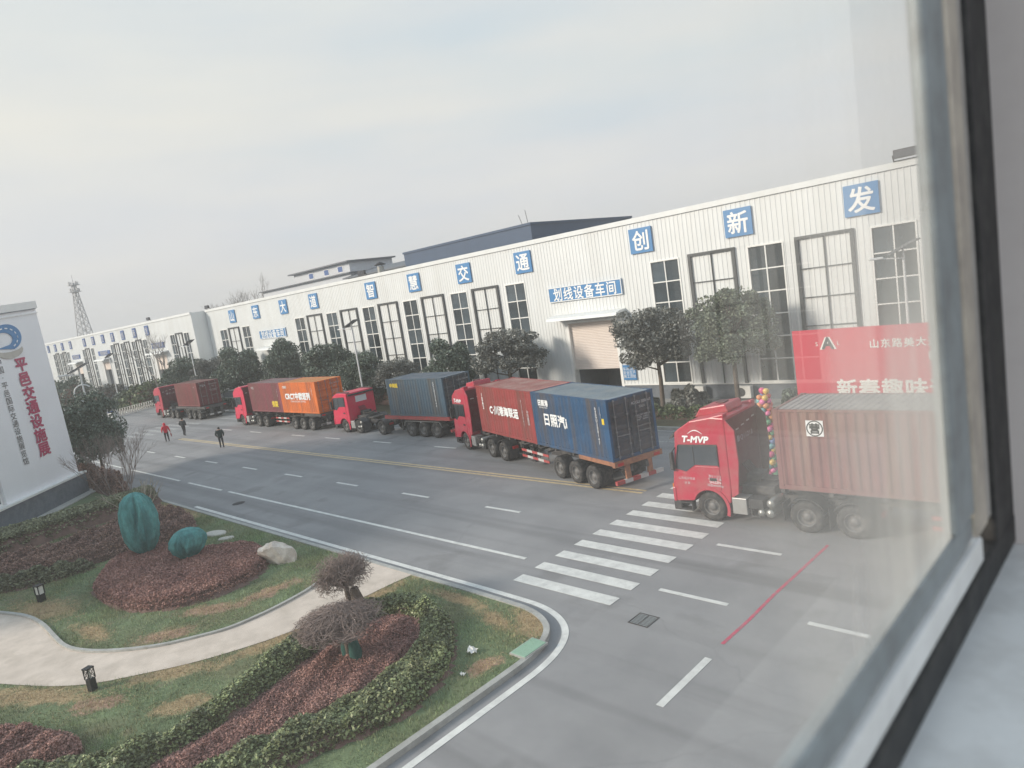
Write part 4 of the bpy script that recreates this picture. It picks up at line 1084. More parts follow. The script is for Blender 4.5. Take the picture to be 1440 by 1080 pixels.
def trailer(loc, rz, label, x0, x1, axles, deck='chassis', guard=True, tail='orange_steel', flat=False, zd=1.45):
    """skeletal or flat semi-trailer; x0..x1 in the truck's own frame"""
    t = empty('semi_trailer', loc, rz, label, 'trailer', 'semi trailers under the containers')
    D = M[deck]
    q = MB()
    for y in (.78, 1.60):
        q.box(x0, x1, y, y + .13, zd - .36, zd - .30); q.box(x0, x1, y, y + .13, zd - .11, zd - .05); q.box(x0, x1, y + .055, y + .075, zd - .30, zd - .11)
        q.box(x0 + 3.0, x1, y, y + .13, zd - .56, zd - .361)
    q.build('frame', D, t)
    q = MB()
    n = int((x1 - x0) / 1.5)
    for i in range(n + 1):
        x = x0 + .05 + i * (x1 - x0 - .22) / n
        q.box(x, x + .12, .06 if not flat else .04, .78, zd - .16, zd - .052); q.box(x, x + .12, 1.73, 2.44, zd - .16, zd - .052); q.box(x, x + .12, .91, 1.60, zd - .2, zd - .08)
    q.build('cross_members', D, t)
    T = M[tail]
    if flat:
        q = MB(); q.box(x0, x1, .0, 2.5, zd - .05, zd - .005); q.build('deck', M['dark_plastic'], t)
        q = MB(); q.box(x0, x1, -.03, .03, zd - .22, zd + .02); q.box(x0, x1, 2.47, 2.53, zd - .22, zd + .02); q.box(x0 - .06, x0, -.03, 2.53, zd - .22, zd + .02); q.build('side_rail', T, t)
    q = MB(); q.box(x1 - .18, x1 + .02, .0, 2.5, zd - .24, zd - .003); 
    if not flat: q.box(x1 - 2.6, x1 - .18, .02, .12, zd - .20, zd - .01); q.box(x1 - 2.6, x1 - .18, 2.38, 2.48, zd - .20, zd - .01)
    q.build('rear_beam', T, t, bevel=.01)
    q = MB(); q.box(x1 - .12, x1 - .02, .55, .80, .62, zd - .24); q.box(x1 - .12, x1 - .02, 1.70, 1.95, .62, zd - .24); q.build('bumper_posts', T, t, bevel=.01)
    for s, nm in ((0, 0), (1, 1)):
        pass
    q = MB(); m_ = 0
    for i in range(6): q.box(x1 - .14, x1 + .0, .02 + i * .41, .43 + i * .41 - .002, .46, .62, i % 2)
    q.build('rear_bumper', [M['stripe_red'] if tail != 'chassis' else D, M['stripe_white']], t)
    q = MB()
    for y in (.15, 2.05): q.box(x1 - .02, x1 + .03, y, y + .3, zd - .2, zd - .08)
    q.build('tail_light', M['lamp_red'], t)
    if guard:
        ga, gb = x0 + 4.3, axles[0] - .85
        for z in (.88, .58):
            q = MB(); k = max(4, int((gb - ga) / .45))
            for i in range(k): q.box(ga + i * (gb - ga) / k, ga + (i + 1) * (gb - ga) / k - .003, .06, .09, z, z + .12, i % 2)
            q.build('side_guard', [M['stripe_red'], M['stripe_white']], t)
        q = MB()
        for i in range(4): x = ga + .1 + i * (gb - ga - .25) / 3; q.box(x, x + .05, .093, .13, .56, 1.16); q.box(x, x + .05, .13, .8, 1.08, 1.16)
        q.build('guard_posts', M['chassis'], t)
        q = MB(); q.box(ga + .3, ga + .42, .5, .62, .30, 1.1); q.box(ga + .3, ga + .42, 1.88, 2.0, .30, 1.1); q.box(ga + .15, ga + .57, .42, .70, .24, .30); q.box(ga + .15, ga + .57, 1.80, 2.08, .24, .30); q.build('landing_leg', M['chassis'], t)
        q = MB(); q.box(gb - 1.3, gb - .1, 1.0, 1.5, .62, .86); q.build('spare_carrier', M['chassis'], t)
    else:
        q = MB(); a = axles[0] - 1.55; q.box(a, a + .12, .5, .62, .30, 1.1); q.box(a, a + .12, 1.88, 2.0, .30, 1.1); q.build('landing_leg', M['chassis'], t)
    for x in axles:
        q = MB(); q.tube([(x, .3, .52), (x, 2.2, .52)], .08, 10); q.bar((x - .5, .86, .66), (x + .5, .86, .66), .1, .06); q.bar((x - .5, 1.64, .66), (x + .5, 1.64, .66), .1, .06); q.build('axle', M['chassis'], t)
        wheel(t, x, 0, True); wheel(t, x, 1, True)
    q = MB(); o_ = [(axles[0] - .7, .75), (axles[0] - .45, 1.12), (axles[-1] + .45, 1.12), (axles[-1] + .7, .75), (axles[-1] + .68, .74), (axles[-1] + .43, 1.09), (axles[0] - .43, 1.09), (axles[0] - .68, .74)]
    if flat: q.prism(o_, .03, .62); q.build('mudguard', M['alu'], t)
    q = MB(); xf = axles[-1] + .62; q.box(xf, xf + .015, .05, .68, .30, 1.0); q.box(xf, xf + .015, 1.82, 2.45, .30, 1.0); q.build('mud_flap', M['rubber'], t)
    return t

CM = {}
def container(loc, rz, label, L=6.058, H=2.591, body='box_brick', top='top_brick', doorm=None, door_text=None, texts=(), dots=(), group='shipping containers on the trailers'):
    """origin: front near bottom corner; x to the doors, y away, z up"""
    W = 2.438
    t = empty('shipping_container', loc, rz, label, 'container', group)
    B, T = M[body], M[top]; DM = M[doorm] if doorm else B
    k = (L, H, body)
    if k not in CM:
        q = MB(); p = .15
        for x in (0, L - p):
            for y in (0, W - .12): q.box(x, x + p, y, y + .12, .118, H - .118)
        for y in (0, W - .09):
            q.box(.179, L - .179, y, y + .09, .0, .15); q.box(.179, L - .179, y, y + .09, H - .085, H - .012)
        for x in (.0, L - .10):
            q.box(x, x + .10, .163, W - .163, .0, .14); q.box(x, x + .10, .163, W - .163, H - .115, H - .01)
        fr = q.mesh('frame', B)
        q = MB(); q.box(.12, L - .12, .10, W - .10, .10, .13); fl = q.mesh('floor', M['chassis'])
        # side panel profile
        prof = []; x = p
        per = .278
        while x + per <= L - p: prof += [(x, .012), (x + .07, .012), (x + .138, .048), (x + .208, .048)]; x += per
        prof += [(x, .012), (L - p, .012)]
        q = MB(); q.sheet(prof, .15, H - .085); sn = q.mesh('side_panel', B)
        q = MB(); q.sheet([(a, W - b) for a, b in prof], .15, H - .085); sf = q.mesh('side_panel', B)
        prof = []; y = .12
        while y + .25 <= W - .12: prof += [(.02, y), (.02, y + .11), (.06, y + .14), (.06, y + .22)]; y += .25
        prof += [(.02, y), (.02, W - .12)]
        q = MB(); q.sheet(prof, .14, H - .115); fp = q.mesh('front_panel', B)
        prof = []; x = .10
        while x + .21 <= L - .10: prof += [(x, H - .03), (x + .11, H - .03), (x + .125, H - .012), (x + .195, H - .012)]; x += .21
        prof += [(L - .10, H - .03)]
        q = MB(); q.sheet(prof, .08, W - .08, plane='xz'); rf = q.mesh('roof_panel', T)
        q = MB(); q.box(0, .178, 0, .162, 0, .118); cc = q.mesh('corner_casting', B)
        CM[k] = (fr, fl, sn, sf, fp, rf, cc)
    fr, fl, sn, sf, fp, rf, cc = CM[k]
    for n_, me in (('frame', fr), ('floor', fl), ('side_panel', sn), ('side_panel', sf), ('front_panel', fp), ('roof_panel', rf)): link(n_, me, t)
    for x in (-.004, L - .174):
        for y in (-.004, W - .158):
            for z in (-.002, H - .116): link('corner_casting', cc, t, (x, y, z))
    dk = ('d', H, body, doorm)
    if dk not in CM:
        q = MB(); dw = (W - .27) / 2; z0, z1 = .15, H - .125
        prof = [(0.0, z0), (0.0, z0 + .12)]; seg = (z1 - z0 - .24) / 4; z = z0 + .12
        for i in range(4): prof += [(0, z + .06), (-.03, z + .11), (-.03, z + seg - .11), (0, z + seg - .06)]; z += seg
        prof += [(0, z1)]
        q.sheet([(a, b) for a, b in prof], 0, dw, plane='xz')
        q.box(-.03, .012, .0, .06, z0, z1); q.box(-.03, .012, dw - .06, dw, z0, z1)
        d = q.mesh('door', DM)
        q = MB(); q.tube([(0, 0, .06), (0, 0, H - .05)], .020, 7)
        for z in (.12, .55, 1.15, 1.8, H - .14): q.box(-.03, .025, -.05, .05, z, z + .06)
        lb = q.mesh('locking_bar', M['bar_steel'])
        q = MB(); q.bar((.03, 0, 1.02), (.03, .36, .98), .025, .04); hd = q.mesh('handle', M['bar_steel'])
        CM[dk] = (d, lb, hd, dw)
    d, lb, hd, dw = CM[dk]
    for i in (0, 1):
        do = link('door', d, t, (L - .03, .13 + i * (dw + .01), 0))
        for j, y in enumerate((.22, dw - .24)):
            link('locking_bar', lb, do, (.05, y, 0)); link('handle', hd, do, (.05, y + .02 - (.36 if j else 0), 0))
    if door_text:
        for s_, y, z, sz in door_text:
            me = centre_mesh(text_mesh(s_, sz, M['grey_print'], .003, 1, 1)); link('lettering', me, t, (L + .006, y, z), (PI / 2, 0, PI / 2))
    for s_, x, z, sz, mk_, bold, vert in texts:
        if vert: s_ = '\n'.join(s_)
        me = centre_mesh(text_mesh(s_, sz, M[mk_], bold, 1, 1.05, 0, 0, .85)); link('lettering', me, t, (x, .006, z), (PI / 2, 0, 0))
    return t
TXT_D = lambda code: [(code, 1.78, 2.20, .17), ('22G1', 1.78, 2.0, .14), ('MAX.GW 30480KG\nTARE   2180KG\nNET   28300KG', 1.80, 1.55, .095), ('CU.CAP 33.2CU.M', 1.80, 1.2, .085)]

def place(Xr, Yr, deg, x_from_front):
    """world position of a truck's origin, given its rear near corner and its length"""
    a = math.radians(deg)
    return (Xr - x_from_front * math.cos(a), Yr - x_from_front * math.sin(a), 0)
def at(o, rz, x, y, z=0):
    return (o[0] + x * math.cos(rz) - y * math.sin(rz), o[1] + x * math.sin(rz) + y * math.cos(rz), o[2] + z)

# truck 5: nearest, dusty red 40 ft box
r5 = math.radians(.8); o5 = (-13.66, 20.86, 0)
tractor(o5, r5, 'red high roof truck marked T-MVP standing on the zebra crossing', letter='T-MVP', big=True)
trailer(o5, r5, 'dark trailer under the long dusty red container beside the window frame', 3.9, 16.1, (11.7, 13.05, 14.4), 'chassis', tail='red_steel')
c = container(at(o5, r5, 3.92, .04, 1.42), r5, 'long dusty red container with a round black emblem, nearest the window frame', 12.192, 2.62, 'box_dusty', 'top_dusty', texts=[])
me = centre_mesh(text_mesh('营', .34, M['black_print'], .012)); link('lettering', me, c, (1.28, -.008, 2.03), (PI / 2, 0, 0))
q = MB(); q.box(1.02, 1.54, -.002, .005, 1.78, 2.28); q.build('emblem_panel', M['white_print'], c)
q = MB(); q.lathe([(.215, -.004), (.25, -.004), (.25, -.0025), (.215, -.0025)], 28, 'y', (1.28, 0, 2.03)); q.build('emblem_ring', M['black_print'], c)
# truck 4: brick and blue, angled
r4 = math.radians(-17.2); o4 = place(-17.1, 22.04, -17.2, 16.1)
tractor(o4, r4, 'red truck with white letters pulling the brick red and blue containers', letter='T-MVP')
trailer(o4, r4, 'rusty orange ended trailer with red and white side guards under the blue container', 3.9, 16.15, (11.65, 13.0, 14.35), 'chassis', tail='orange_steel')
container(at(o4, r4, 3.96, 0, 1.45), r4, 'brick red container with large white lettering ahead of the blue one', body='box_brick', top='top_brick',
    texts=[('C·川港海联运', 2.95, 1.35, .52, 'white_print', .022, False), ('1EA2', .62, 1.75, .27, 'white_print', .01, True), ('FJIU2041', 5.0, 1.45, .20, 'grey_print', .004, True), ('中铁集装', 5.5, 1.25, .22, 'grey_print', .004, True)], door_text=TXT_D('FJIU 204122'))
c = container(at(o4, r4, 10.04, 0, 1.45), r4, 'blue container with white lettering 日照汽 and dark weathered doors', body='box_blue', top='top_blue', doorm='door_slate',
    texts=[('日照港', 1.05, 2.12, .30, 'white_print', .015, False), ('RIZHAO PORT', 1.05, 1.90, .11, 'white_print', .004, False), ('日照汽i', 1.95, 1.35, .62, 'white_print', .020, False), ('RZGU300147', 5.25, 1.45, .19, 'white_print', .006, True), ('22G1', 5.55, 2.05, .15, 'grey_print', .004, True)], door_text=TXT_D('RZGU 300147'))
q = MB(); q.box(5.62, 5.78, .002, .006, 1.55, 1.8); q.build('label', M['yellow_print'], c)
# truck 3: low roof cab with a lone slate box
r3 = math.radians(.6); o3 = (-48.35, 28.06, 0)
tractor(o3, r3, 'pinkish red low roof truck with bare chassis between cab and slate blue container', high=False, red='cab_pink', axles=(1.42, 3.22, 6.1))
trailer(o3, r3, 'red edged flat trailer under the lone slate blue container', 6.9, 13.85, (9.5, 10.85, 12.2), 'chassis', guard=False, tail='red_steel', flat=True)
container(at(o3, r3, 7.55, .03, 1.46), r3, 'slate blue container with small orange lettering, alone on a flat trailer', body='box_slate', top='top_slate', doorm='door_slate',
    texts=[('中海运', .85, 2.15, .30, 'yellow_print', .02, False), ('CCLU322940', 5.15, 1.5, .20, 'white_print', .006, True)], door_text=TXT_D('CCLU 322940'))
# truck 2: wine and orange
r2 = math.radians(-.7); o2 = place(-50.2, 27.95, -.7, 16.1)
tractor(o2, r2, 'red truck pulling the wine red and orange containers', letter=None, red='cab_pink', scoop=False)
trailer(o2, r2, 'grey skeletal trailer under the wine red and orange containers', 3.9, 16.15, (11.5, 12.95, 14.4), 'chassis', tail='chassis')
container(at(o2, r2, 3.96, 0, 1.47), r2, 'wine red container with yellow lettering low on its side, ahead of the orange one', body='box_wine', top='top_wine',
    texts=[('铁联', 4.75, .72, .55, 'yellow_print', .03, False), ('TBJU', 5.5, 1.7, .2, 'grey_print', .004, True), ('中铁', .8, 2.15, .28, 'grey_print', .004, False)], door_text=TXT_D('TBJU 118420'))
container(at(o2, r2, 10.04, 0, 1.47), r2, 'bright orange container with white lettering', body='box_orange', top='top_orange',
    texts=[('CRCT中欧班列', 2.9, 1.42, .62, 'white_print', .035, False), ('CHINA RAILWAY EXPRESS', 2.9, .98, .21, 'white_print', .008, False), ('CRIU', .9, 2.2, .28, 'white_print', .01, False), ('CRIU', 5.4, 1.8, .17, 'white_print', .004, True)], door_text=TXT_D('CRIU 805513'))
# truck 1: farthest
r1 = math.radians(.8); o1 = (-90.3, 28.9, 0)
tractor(o1, r1, 'farthest red truck with a dark back wall behind the cab', letter=None, scoop=False)
trailer(o1, r1, 'dark trailer under the farthest maroon container', 6.6, 14.4, (9.6, 11.0, 12.4), 'chassis', guard=False, tail='chassis', flat=True)
container(at(o1, r1, 7.2, .03, 1.5), r1, 'maroon container on the farthest trailer with faded door markings', body='box_maroon', top='top_maroon',
    texts=[('TEX', 5.3, 2.1, .2, 'grey_print', .004, False)], door_text=[('TEX', .7, 2.15, .34), ('TEXU 410227', 1.78, 2.2, .17), ('22G1', 1.78, 1.95, .15), ('MAX.GW 30480KG\nTARE 2180KG', 1.78, 1.55, .11)])
# ================================================================== BANNER, BALLOONS, LAMPS
bn = empty('banner_wall', (-6.6, 34.2, 0), 0, 'big red banner wall with white lettering standing in front of the workshop', 'banner')
q = MB(); q.box(-7.85, 9, -.03, .03, .9, 4.83); q.build('banner_sheet', M['banner_red'], bn)
q = MB()
for x in (-7.8, -4, 0, 4, 8.9): q.box(x, x + .06, .035, .10, .1, 4.8); q.bar((x + .03, .1, 3.6), (x + .03, 1.5, .12), .05)
for z in (.95, 2.8, 4.74): q.box(-7.8, 8.96, .10, .15, z, z + .05)
q.build('scaffold', M['tank_steel'], bn)
def on_banner(s_, x, z, sz, bold=.012, sp=1.0, sx=1.0, m='banner_text'):
    me = centre_mesh(text_mesh(s_, sz, M[m], bold, sx, sp)); return link('lettering', me, bn, (x, -.034, z), (PI / 2, 0, 0))
on_banner('山东路美大道交通设施有限公司', -1.0, 4.02, .44, .009, 1.18)
on_banner('新春趣味运动会', -.3, 3.38, .44, .009, 1.18)
on_banner('新春趣味运动会', -2.5, 1.92, .95, .03, 1.08, 1.0)
q = MB()   # emblem: block letter A with small s and l at its sides
q.prism([(-6.57, 3.85), (-6.29, 4.45), (-6.07, 4.45), (-5.79, 3.85), (-6.00, 3.85), (-6.07, 4.02), (-6.29, 4.02), (-6.36, 3.85)], -.036, -.032); q.build('emblem_back', M['banner_text'], bn)
me = centre_mesh(text_mesh('A', .78, M['black_print'], .03)); link('lettering', me, bn, (-6.18, -.040, 4.15), (PI / 2, 0, 0))
on_banner('S', -6.70, 4.13, .28, .006); on_banner('L', -5.68, 4.13, .28, .006)

bc = empty('balloon_column', (-12.45, 26.2, 0), 0, 'column of many coloured balloons seen between the red cab and the dusty container', 'balloon column')
q = MB(); q.tube([(0, 0, .02), (0, 0, 3.5)], .03, 8); q.box(-.3, .3, -.3, .3, 0, .04); q.build('pole', M['tank_steel'], bc)
bal = []
for i in range(9):
    q = MB(); q.lathe([(.0, -.15), (.015, -.145), (.02, -.13), (.06, -.10), (.105, -.04), (.122, .02), (.115, .075), (.085, .115), (.04, .135), (0, .14)], 12); bal.append(q.mesh('balloon', M['balloon%d' % i]))
k = 0; z = .15; prev = -1
while z < 3.42:
    for j in range(4):
        a = j * PI / 2 + k * PI / 4 + random.uniform(-.15, .15)
        c_ = random.randrange(9)
        o = link('balloon', bal[c_], bc, (.165 * math.cos(a), .165 * math.sin(a), z + random.uniform(-.02, .02)))
        o.rotation_euler = (0, PI / 2 + random.uniform(-.3, .3), a); s_ = random.uniform(.9, 1.15); o.scale = (s_, s_, s_)
    z += .165; k += 1
link('balloon', bal[0], bc, (-.05, 0, 3.52)); link('balloon', bal[1], bc, (.14, -.05, 3.50))

def solar_lamp(x, y, H, rz, lab, ring=False, big=1.0, grp='solar street lamps'):
    o = empty('street_lamp', (x, y, .1), rz, lab, 'street lamp', grp)
    q = MB(); q.tube([(0, 0, 0), (0, 0, H * .5), (0, 0, H - .12)], [.085, .07, .05], 10); q.lathe([(.16, 0), (.16, .05), (.10, .08), (.10, .35)], 10)
    q.build('pole', M['pole_white'], o)
    q = MB(); q.bar((0, 0, H - .55), (-1.15, 0, H - .42), .06); q.build('arm', M['pole_white'], o)
    q = MB(); q.box(-1.45, -.85, -.13, .13, H - .47, H - .36); q.build('lamp_head', M['pole_white'], o, bevel=.03)
    q = MB(); q.prism([(-.62, H - .34), (.66, H + .22), (.64, H + .27), (-.64, H - .29)], -.42 * big, .42 * big); q.build('solar_panel', M['panel_dark'], o)
    q = MB(); q.bar((0, 0, H - .15), (.02, 0, H - .02), .09); q.build('panel_mount', M['pole_white'], o)
    if ring:
        q = MB(); pts = [(-.05 + .62 * math.cos(math.radians(a)), 0, H - 1.9 + .62 * math.sin(math.radians(a))) for a in range(40, 330, 14)]
        q.tube(pts, .05, 8); q.build('ring_ornament', M['pole_white'], o)
    return o
solar_lamp(-9.8, 36.2, 8.1, .5, 'white solar street lamp with a tilted panel at the right end of the workshop')
solar_lamp(-53.0, 34.1, 8.0, .35, 'white solar street lamp behind the slate blue container truck')
solar_lamp(-89.3, 34.0, 8.3, .35, 'white solar street lamp at the joint of the two workshops')
solar_lamp(-122.6, 34.2, 8.0, .35, 'white solar street lamp in front of the far workshop door')
solar_lamp(-58.4, 14.15, 8.0, 1.0, 'white solar street lamp with a ring ornament behind the exhibition hall', ring=True)
solar_lamp(-87.5, 16.5, 8.0, 1.0, 'distant white solar street lamp beside the white hall corner')

# ================================================================== GARDEN THINGS
def lawn_lamp(x, y, lab, white=True):
    o = empty('garden_lamp', (x, y, .11), .4, lab, 'garden lamp', 'low garden lamps')
    q = MB(); q.box(-.11, .11, -.11, .11, 0, .30) if white else q.box(-.11, .11, -.11, .11, 0, .44); q.build('base', M['black_metal'], o, bevel=.01)
    z0, z1 = (.30, .62) if white else (.44, .80)
    q = MB()
    for sx_ in (-1, 1):
        for sy_ in (-1, 1): q.box(sx_ * .11 - .014, sx_ * .11 + .014, sy_ * .11 - .014, sy_ * .11 + .014, z0, z1)
    q.box(-.135, .135, -.135, .135, z1, z1 + .04)
    if not white:
        for s_ in (-1, 1):
            q.bar((-.11, s_ * .11, z0), (.11, s_ * .11, z1), .014); q.bar((.11, s_ * .11, z0), (-.11, s_ * .11, z1), .014); q.bar((s_ * .11, -.11, z0), (s_ * .11, .11, z1), .014); q.bar((s_ * .11, .11, z0), (s_ * .11, -.11, z1), .014)
    q.build('cage', M['black_metal'], o)
    q = MB(); q.box(-.09, .09, -.09, .09, z0 + .002, z1 - .002) if white else q.tube([(0, 0, z0 + .002), (0, 0, z1 - .06)], .05, 10); q.build('lamp_shade', M['frosted'], o)
    return o
lawn_lamp(-31.4, 4.6, 'white shaded garden lamp on the grass by the red shrub bed')
lawn_lamp(-21.5, 3.75, 'black caged garden lamp at the edge of the path', False).scale = (.8, .8, .78)

def wrapped(x, y, prof, lab, tilt=(0, 0), rz=0, seed=1):
    """shrub wrapped for winter: net gathered in vertical folds, tied at the foot"""
    o = empty('wrapped_shrub', (x, y, .1), rz, lab, 'wrapped shrub', 'shrubs wrapped in green net')
    rg = random.Random(seed); n = 120
    ph = [(rg.uniform(0, 6.28), rg.choice((3, 5, 7, 9, 13, 17)), rg.uniform(.2, 1)) for _ in range(9)]
    cre = [(rg.uniform(0, 6.28), rg.uniform(.07, .16), rg.uniform(.08, .19), rg.uniform(.5, 2.2), rg.uniform(0, 6), rg.uniform(.08, .3)) for _ in range(15)]
    prof2 = []
    for i in range(len(prof) - 1):
        for t_ in range(4):
            f = t_ / 4; prof2.append((prof[i][0] * (1 - f) + prof[i + 1][0] * f, prof[i][1] * (1 - f) + prof[i + 1][1] * f))
    prof2.append(prof[-1]); V = []
    zmax = prof2[-1][1]
    for (r, z) in prof2:
        for k in range(n):
            a = 2 * PI * k / n
            fold = sum(w_ * math.sin(m_ * a + p_ + z * .8) for p_, m_, w_ in ph) / 5
            rr = r * (1 + .09 * fold)
            rr += r * (.022 * math.sin(11 * a + 7 * z + 2 * math.sin(5 * z)) * math.sin(6.3 * z + 4 * a) + .018 * math.sin(23 * a - 9 * z))
            for a0, wd_, dp_, fq, p0, am in cre:
                da = (a - a0 - am * math.sin(fq * z + p0) + PI) % (2 * PI) - PI
                rr -= r * dp_ * math.exp(-(da / wd_) ** 2) * (.6 + .4 * math.sin(1.7 * z + p0))
                rr += r * dp_ * .5 * math.exp(-((da - 1.8 * wd_) / wd_) ** 2)
            V.append((rr * math.cos(a) + tilt[0] * z, rr * math.sin(a) + tilt[1] * z, z))
    F = []
    for i in range(len(prof2) - 1):
        for k in range(n): F.append((i * n + k, i * n + (k + 1) % n, (i + 1) * n + (k + 1) % n, (i + 1) * n + k))
    q = MB(); q.add(V, F, 0, True); q.build('net_wrap', M['net'], o)
    q = MB(); q.tube([(0, 0, 0), (tilt[0] * .4, tilt[1] * .4, .5)], .09, 8); q.build('stem', M['net_dark'], o)
    return o
wrapped(-31.75, 8.55, [(.46, .0), (.34, .08), (.14, .24), (.26, .40), (.46, .65), (.62, 1.0), (.70, 1.4), (.71, 1.85), (.66, 2.25), (.54, 2.6), (.34, 2.86), (.14, 2.97), (.02, 2.99)], 'tall egg shaped shrub wrapped in teal net in the red bed', seed=3)
wrapped(-28.95, 9.2, [(.24, .0), (.10, .12), (.10, .22), (.34, .45), (.56, .68), (.68, .95), (.66, 1.2), (.48, 1.42), (.22, 1.54), (.02, 1.57)], 'smaller round shrub wrapped in teal net, right of the tall one', (.10, .08), seed=8)

def rockmesh():
    bm = bmesh.new(); bmesh.ops.create_icosphere(bm, subdivisions=5, radius=1)
    rg = np.random.default_rng(4); cs = rg.normal(size=(11, 3)); cs /= np.linalg.norm(cs, axis=1, keepdims=True); hh = rg.uniform(.38, .80, 11)
    for v in bm.verts:
        p = np.array(v.co); d = cs @ p
        k = min([1.0] + [hh[i] / d[i] for i in range(11) if d[i] > .25])
        v.co = v.co * k
        w_ = .05 * math.sin(9 * v.co.x + 5 * v.co.y) * math.sin(8 * v.co.z + 4 * v.co.x) + .035 * math.sin(17 * v.co.y - 11 * v.co.z)
        v.co = v.co * (1 + w_)
        v.co.x *= .74; v.co.y *= .52; v.co.z = v.co.z * .72 + .24 - .18 * v.co.x
    for f in bm.faces: f.smooth = False
    me = bpy.data.meshes.new('rock'); bm.to_mesh(me); bm.free(); me.materials.append(M['rock']); return me
o = link('landscape_rock', rockmesh(), None, (-25.25, 11.15, .15), (0, 0, .55)); tag(o, 'pale angular boulder on the lawn at the end of the red bed', 'boulder')
for i, (x, y, rz, s_, lab) in enumerate(((-32.1, 11.6, .3, 1.0, 'larger oval stepping stone in the grass behind the wrapped shrubs'), (-30.75, 11.5, .8, .6, 'smaller flat stepping stone in the grass nearer the boulder'))):
    q = MB(); pr = [(0, .05), (.75, .05), (.82, .03), (.84, -.03)]; q.lathe(pr, 22); o = q.build('stepping_stone', M['slab'], None, (x, y, .115), (0, 0, rz)); o.scale = (s_ * .72, s_ * .42, 1)
    tag(o, lab, 'stepping stone', 'stepping stones')
def scrap(x, y, s_, lab, seed):
    rg = random.Random(seed); bm = bmesh.new(); bmesh.ops.create_grid(bm, x_segments=5, y_segments=5, size=s_)
    for v in bm.verts: v.co.z = rg.uniform(0, s_ * .9); v.co.x *= rg.uniform(.5, 1.2)
    bmesh.ops.solidify(bm, geom=bm.faces[:], thickness=.004)
    me = bpy.data.meshes.new('scrap'); bm.to_mesh(me); bm.free(); me.materials.append(M['plastic_white'])
    o = link('plastic_scrap', me, None, (x, y, .14), (0, 0, seed)); tag(o, lab, 'litter', 'white scraps of litter')
scrap(-13.3, 10.35, .13, 'white plastic scrap lying on the grass near the kerb corner', 2)
scrap(-12.75, 9.5, .06, 'small white scrap beside the bare patch near the kerb', 5)
scrap(-29.0, 7.2, .09, 'white scrap caught in the red clipped shrubs', 4)

# ---- shrub beds and hedges
def bed_obj(name, poly, h_, leaf, mk_, n, lab, cat, edge=.45, core='mulch', dens_edge=False, hole=None, holeh=.0, up=1.6, clip=False, elong=1.5, wob=.18):
    poly = smooth_poly(poly, 2)
    o = empty(name, (0, 0, 0), 0, lab, cat, 'shrub beds and hedges of the garden')
    P2 = sample_poly(poly, n)
    if hole is not None:
        hp = smooth_poly(hole, 2); P2 = P2[~in_poly(P2, hp)]
    def hgt(p):
        d = edge_dist(p, poly)
        if hole is not None: d = np.minimum(d, np.where(in_poly(p, hp), 0, edge_dist(p, hp)))
        t_ = np.clip(d / edge, 0, 1); base = h_ * (1 - (1 - t_) ** (2.6 if clip else 2))
        w_ = np.sin(p[:, 0] * 3.1 + 1.3 * np.sin(p[:, 1] * 2.3)) * np.sin(p[:, 1] * 2.7 + p[:, 0]) + .6 * np.sin(p[:, 0] * 7.3 + p[:, 1] * 5.1)
        return base * (1 + wob * w_ * (.3 if clip else 1))
    H = hgt(P2)
    z = .1 + H * (1 - np.abs(RNG.normal(0, .16 if not clip else .10, len(P2)))) + RNG.uniform(-.03, .04, len(P2))
    d = edge_dist(P2, poly); e_ = d < edge * .45                                  # skirt leaves on the sides
    z[e_] = .1 + RNG.uniform(.02, 1, e_.sum()) * np.maximum(H[e_], h_ * .6)
    V, F = leaf_quads(np.column_stack([P2, np.maximum(z, .12)]), leaf, elong, up)
    fo = link('foliage', np_mesh('foliage', V, F, M[mk_]), o); fo['kind'] = 'stuff'
    # dark body of stems underneath
    lo, hi = np.array(poly).min(0), np.array(poly).max(0); st = .22
    gx, gy = np.arange(lo[0], hi[0] + st, st), np.arange(lo[1], hi[1] + st, st)
    G = np.array([(x, y) for x in gx for y in gy]); ok = in_poly(G, poly)
    if hole is not None: ok &= ~in_poly(G, hp)
    hh = np.where(ok, .09 + np.maximum(hgt(G) - .07, 0) * .9, .09); ny = len(gy); VV = np.column_stack([G, hh]); FF = []
    for i in range(len(gx) - 1):
        for j in range(ny - 1):
            k = (i * ny + j, (i + 1) * ny + j, (i + 1) * ny + j + 1, i * ny + j + 1)
            if any(ok[a] for a in k): FF.append(k)
    link('stems', np_mesh('stems', VV, np.array(FF), M[core], True), o)
    return o
BEDA = [(-31.2, 6.5), (-30.2, 6.0), (-28.3, 5.85), (-26.4, 6.15), (-25.3, 6.75), (-24.6, 7.5), (-24.3, 8.8), (-24.6, 10.1), (-25.8, 11.1), (-27.3, 11.6), (-28.6, 11.3), (-29.5, 10.3), (-31.0, 9.9), (-32.5, 9.6), (-33.2, 8.6), (-32.8, 7.3)]
bed_obj('shrub_bed', BEDA, .42, .05, 'leaf_red', 85000, 'clipped reddish shrub bed around the wrapped shrubs', 'shrub bed', .3, clip=True, wob=.16, up=.7, elong=1.3)
BEDA2 = [(-33.4, 9.9), (-33.0, 11.0), (-35.0, 11.9), (-38.3, 12.4), (-39.9, 11.6), (-39.4, 9.6), (-38.3, 6.6), (-39.2, 4.4), (-38.0, 3.2), (-35.6, 4.2), (-34.2, 5.9), (-33.9, 7.4), (-34.0, 8.8)]
bed_obj('shrub_bed', BEDA2, .55, .05, 'leaf_brown', 60000, 'loose brownish shrubs behind the wrapped shrubs towards the white hall', 'shrub bed', .5, wob=.3)
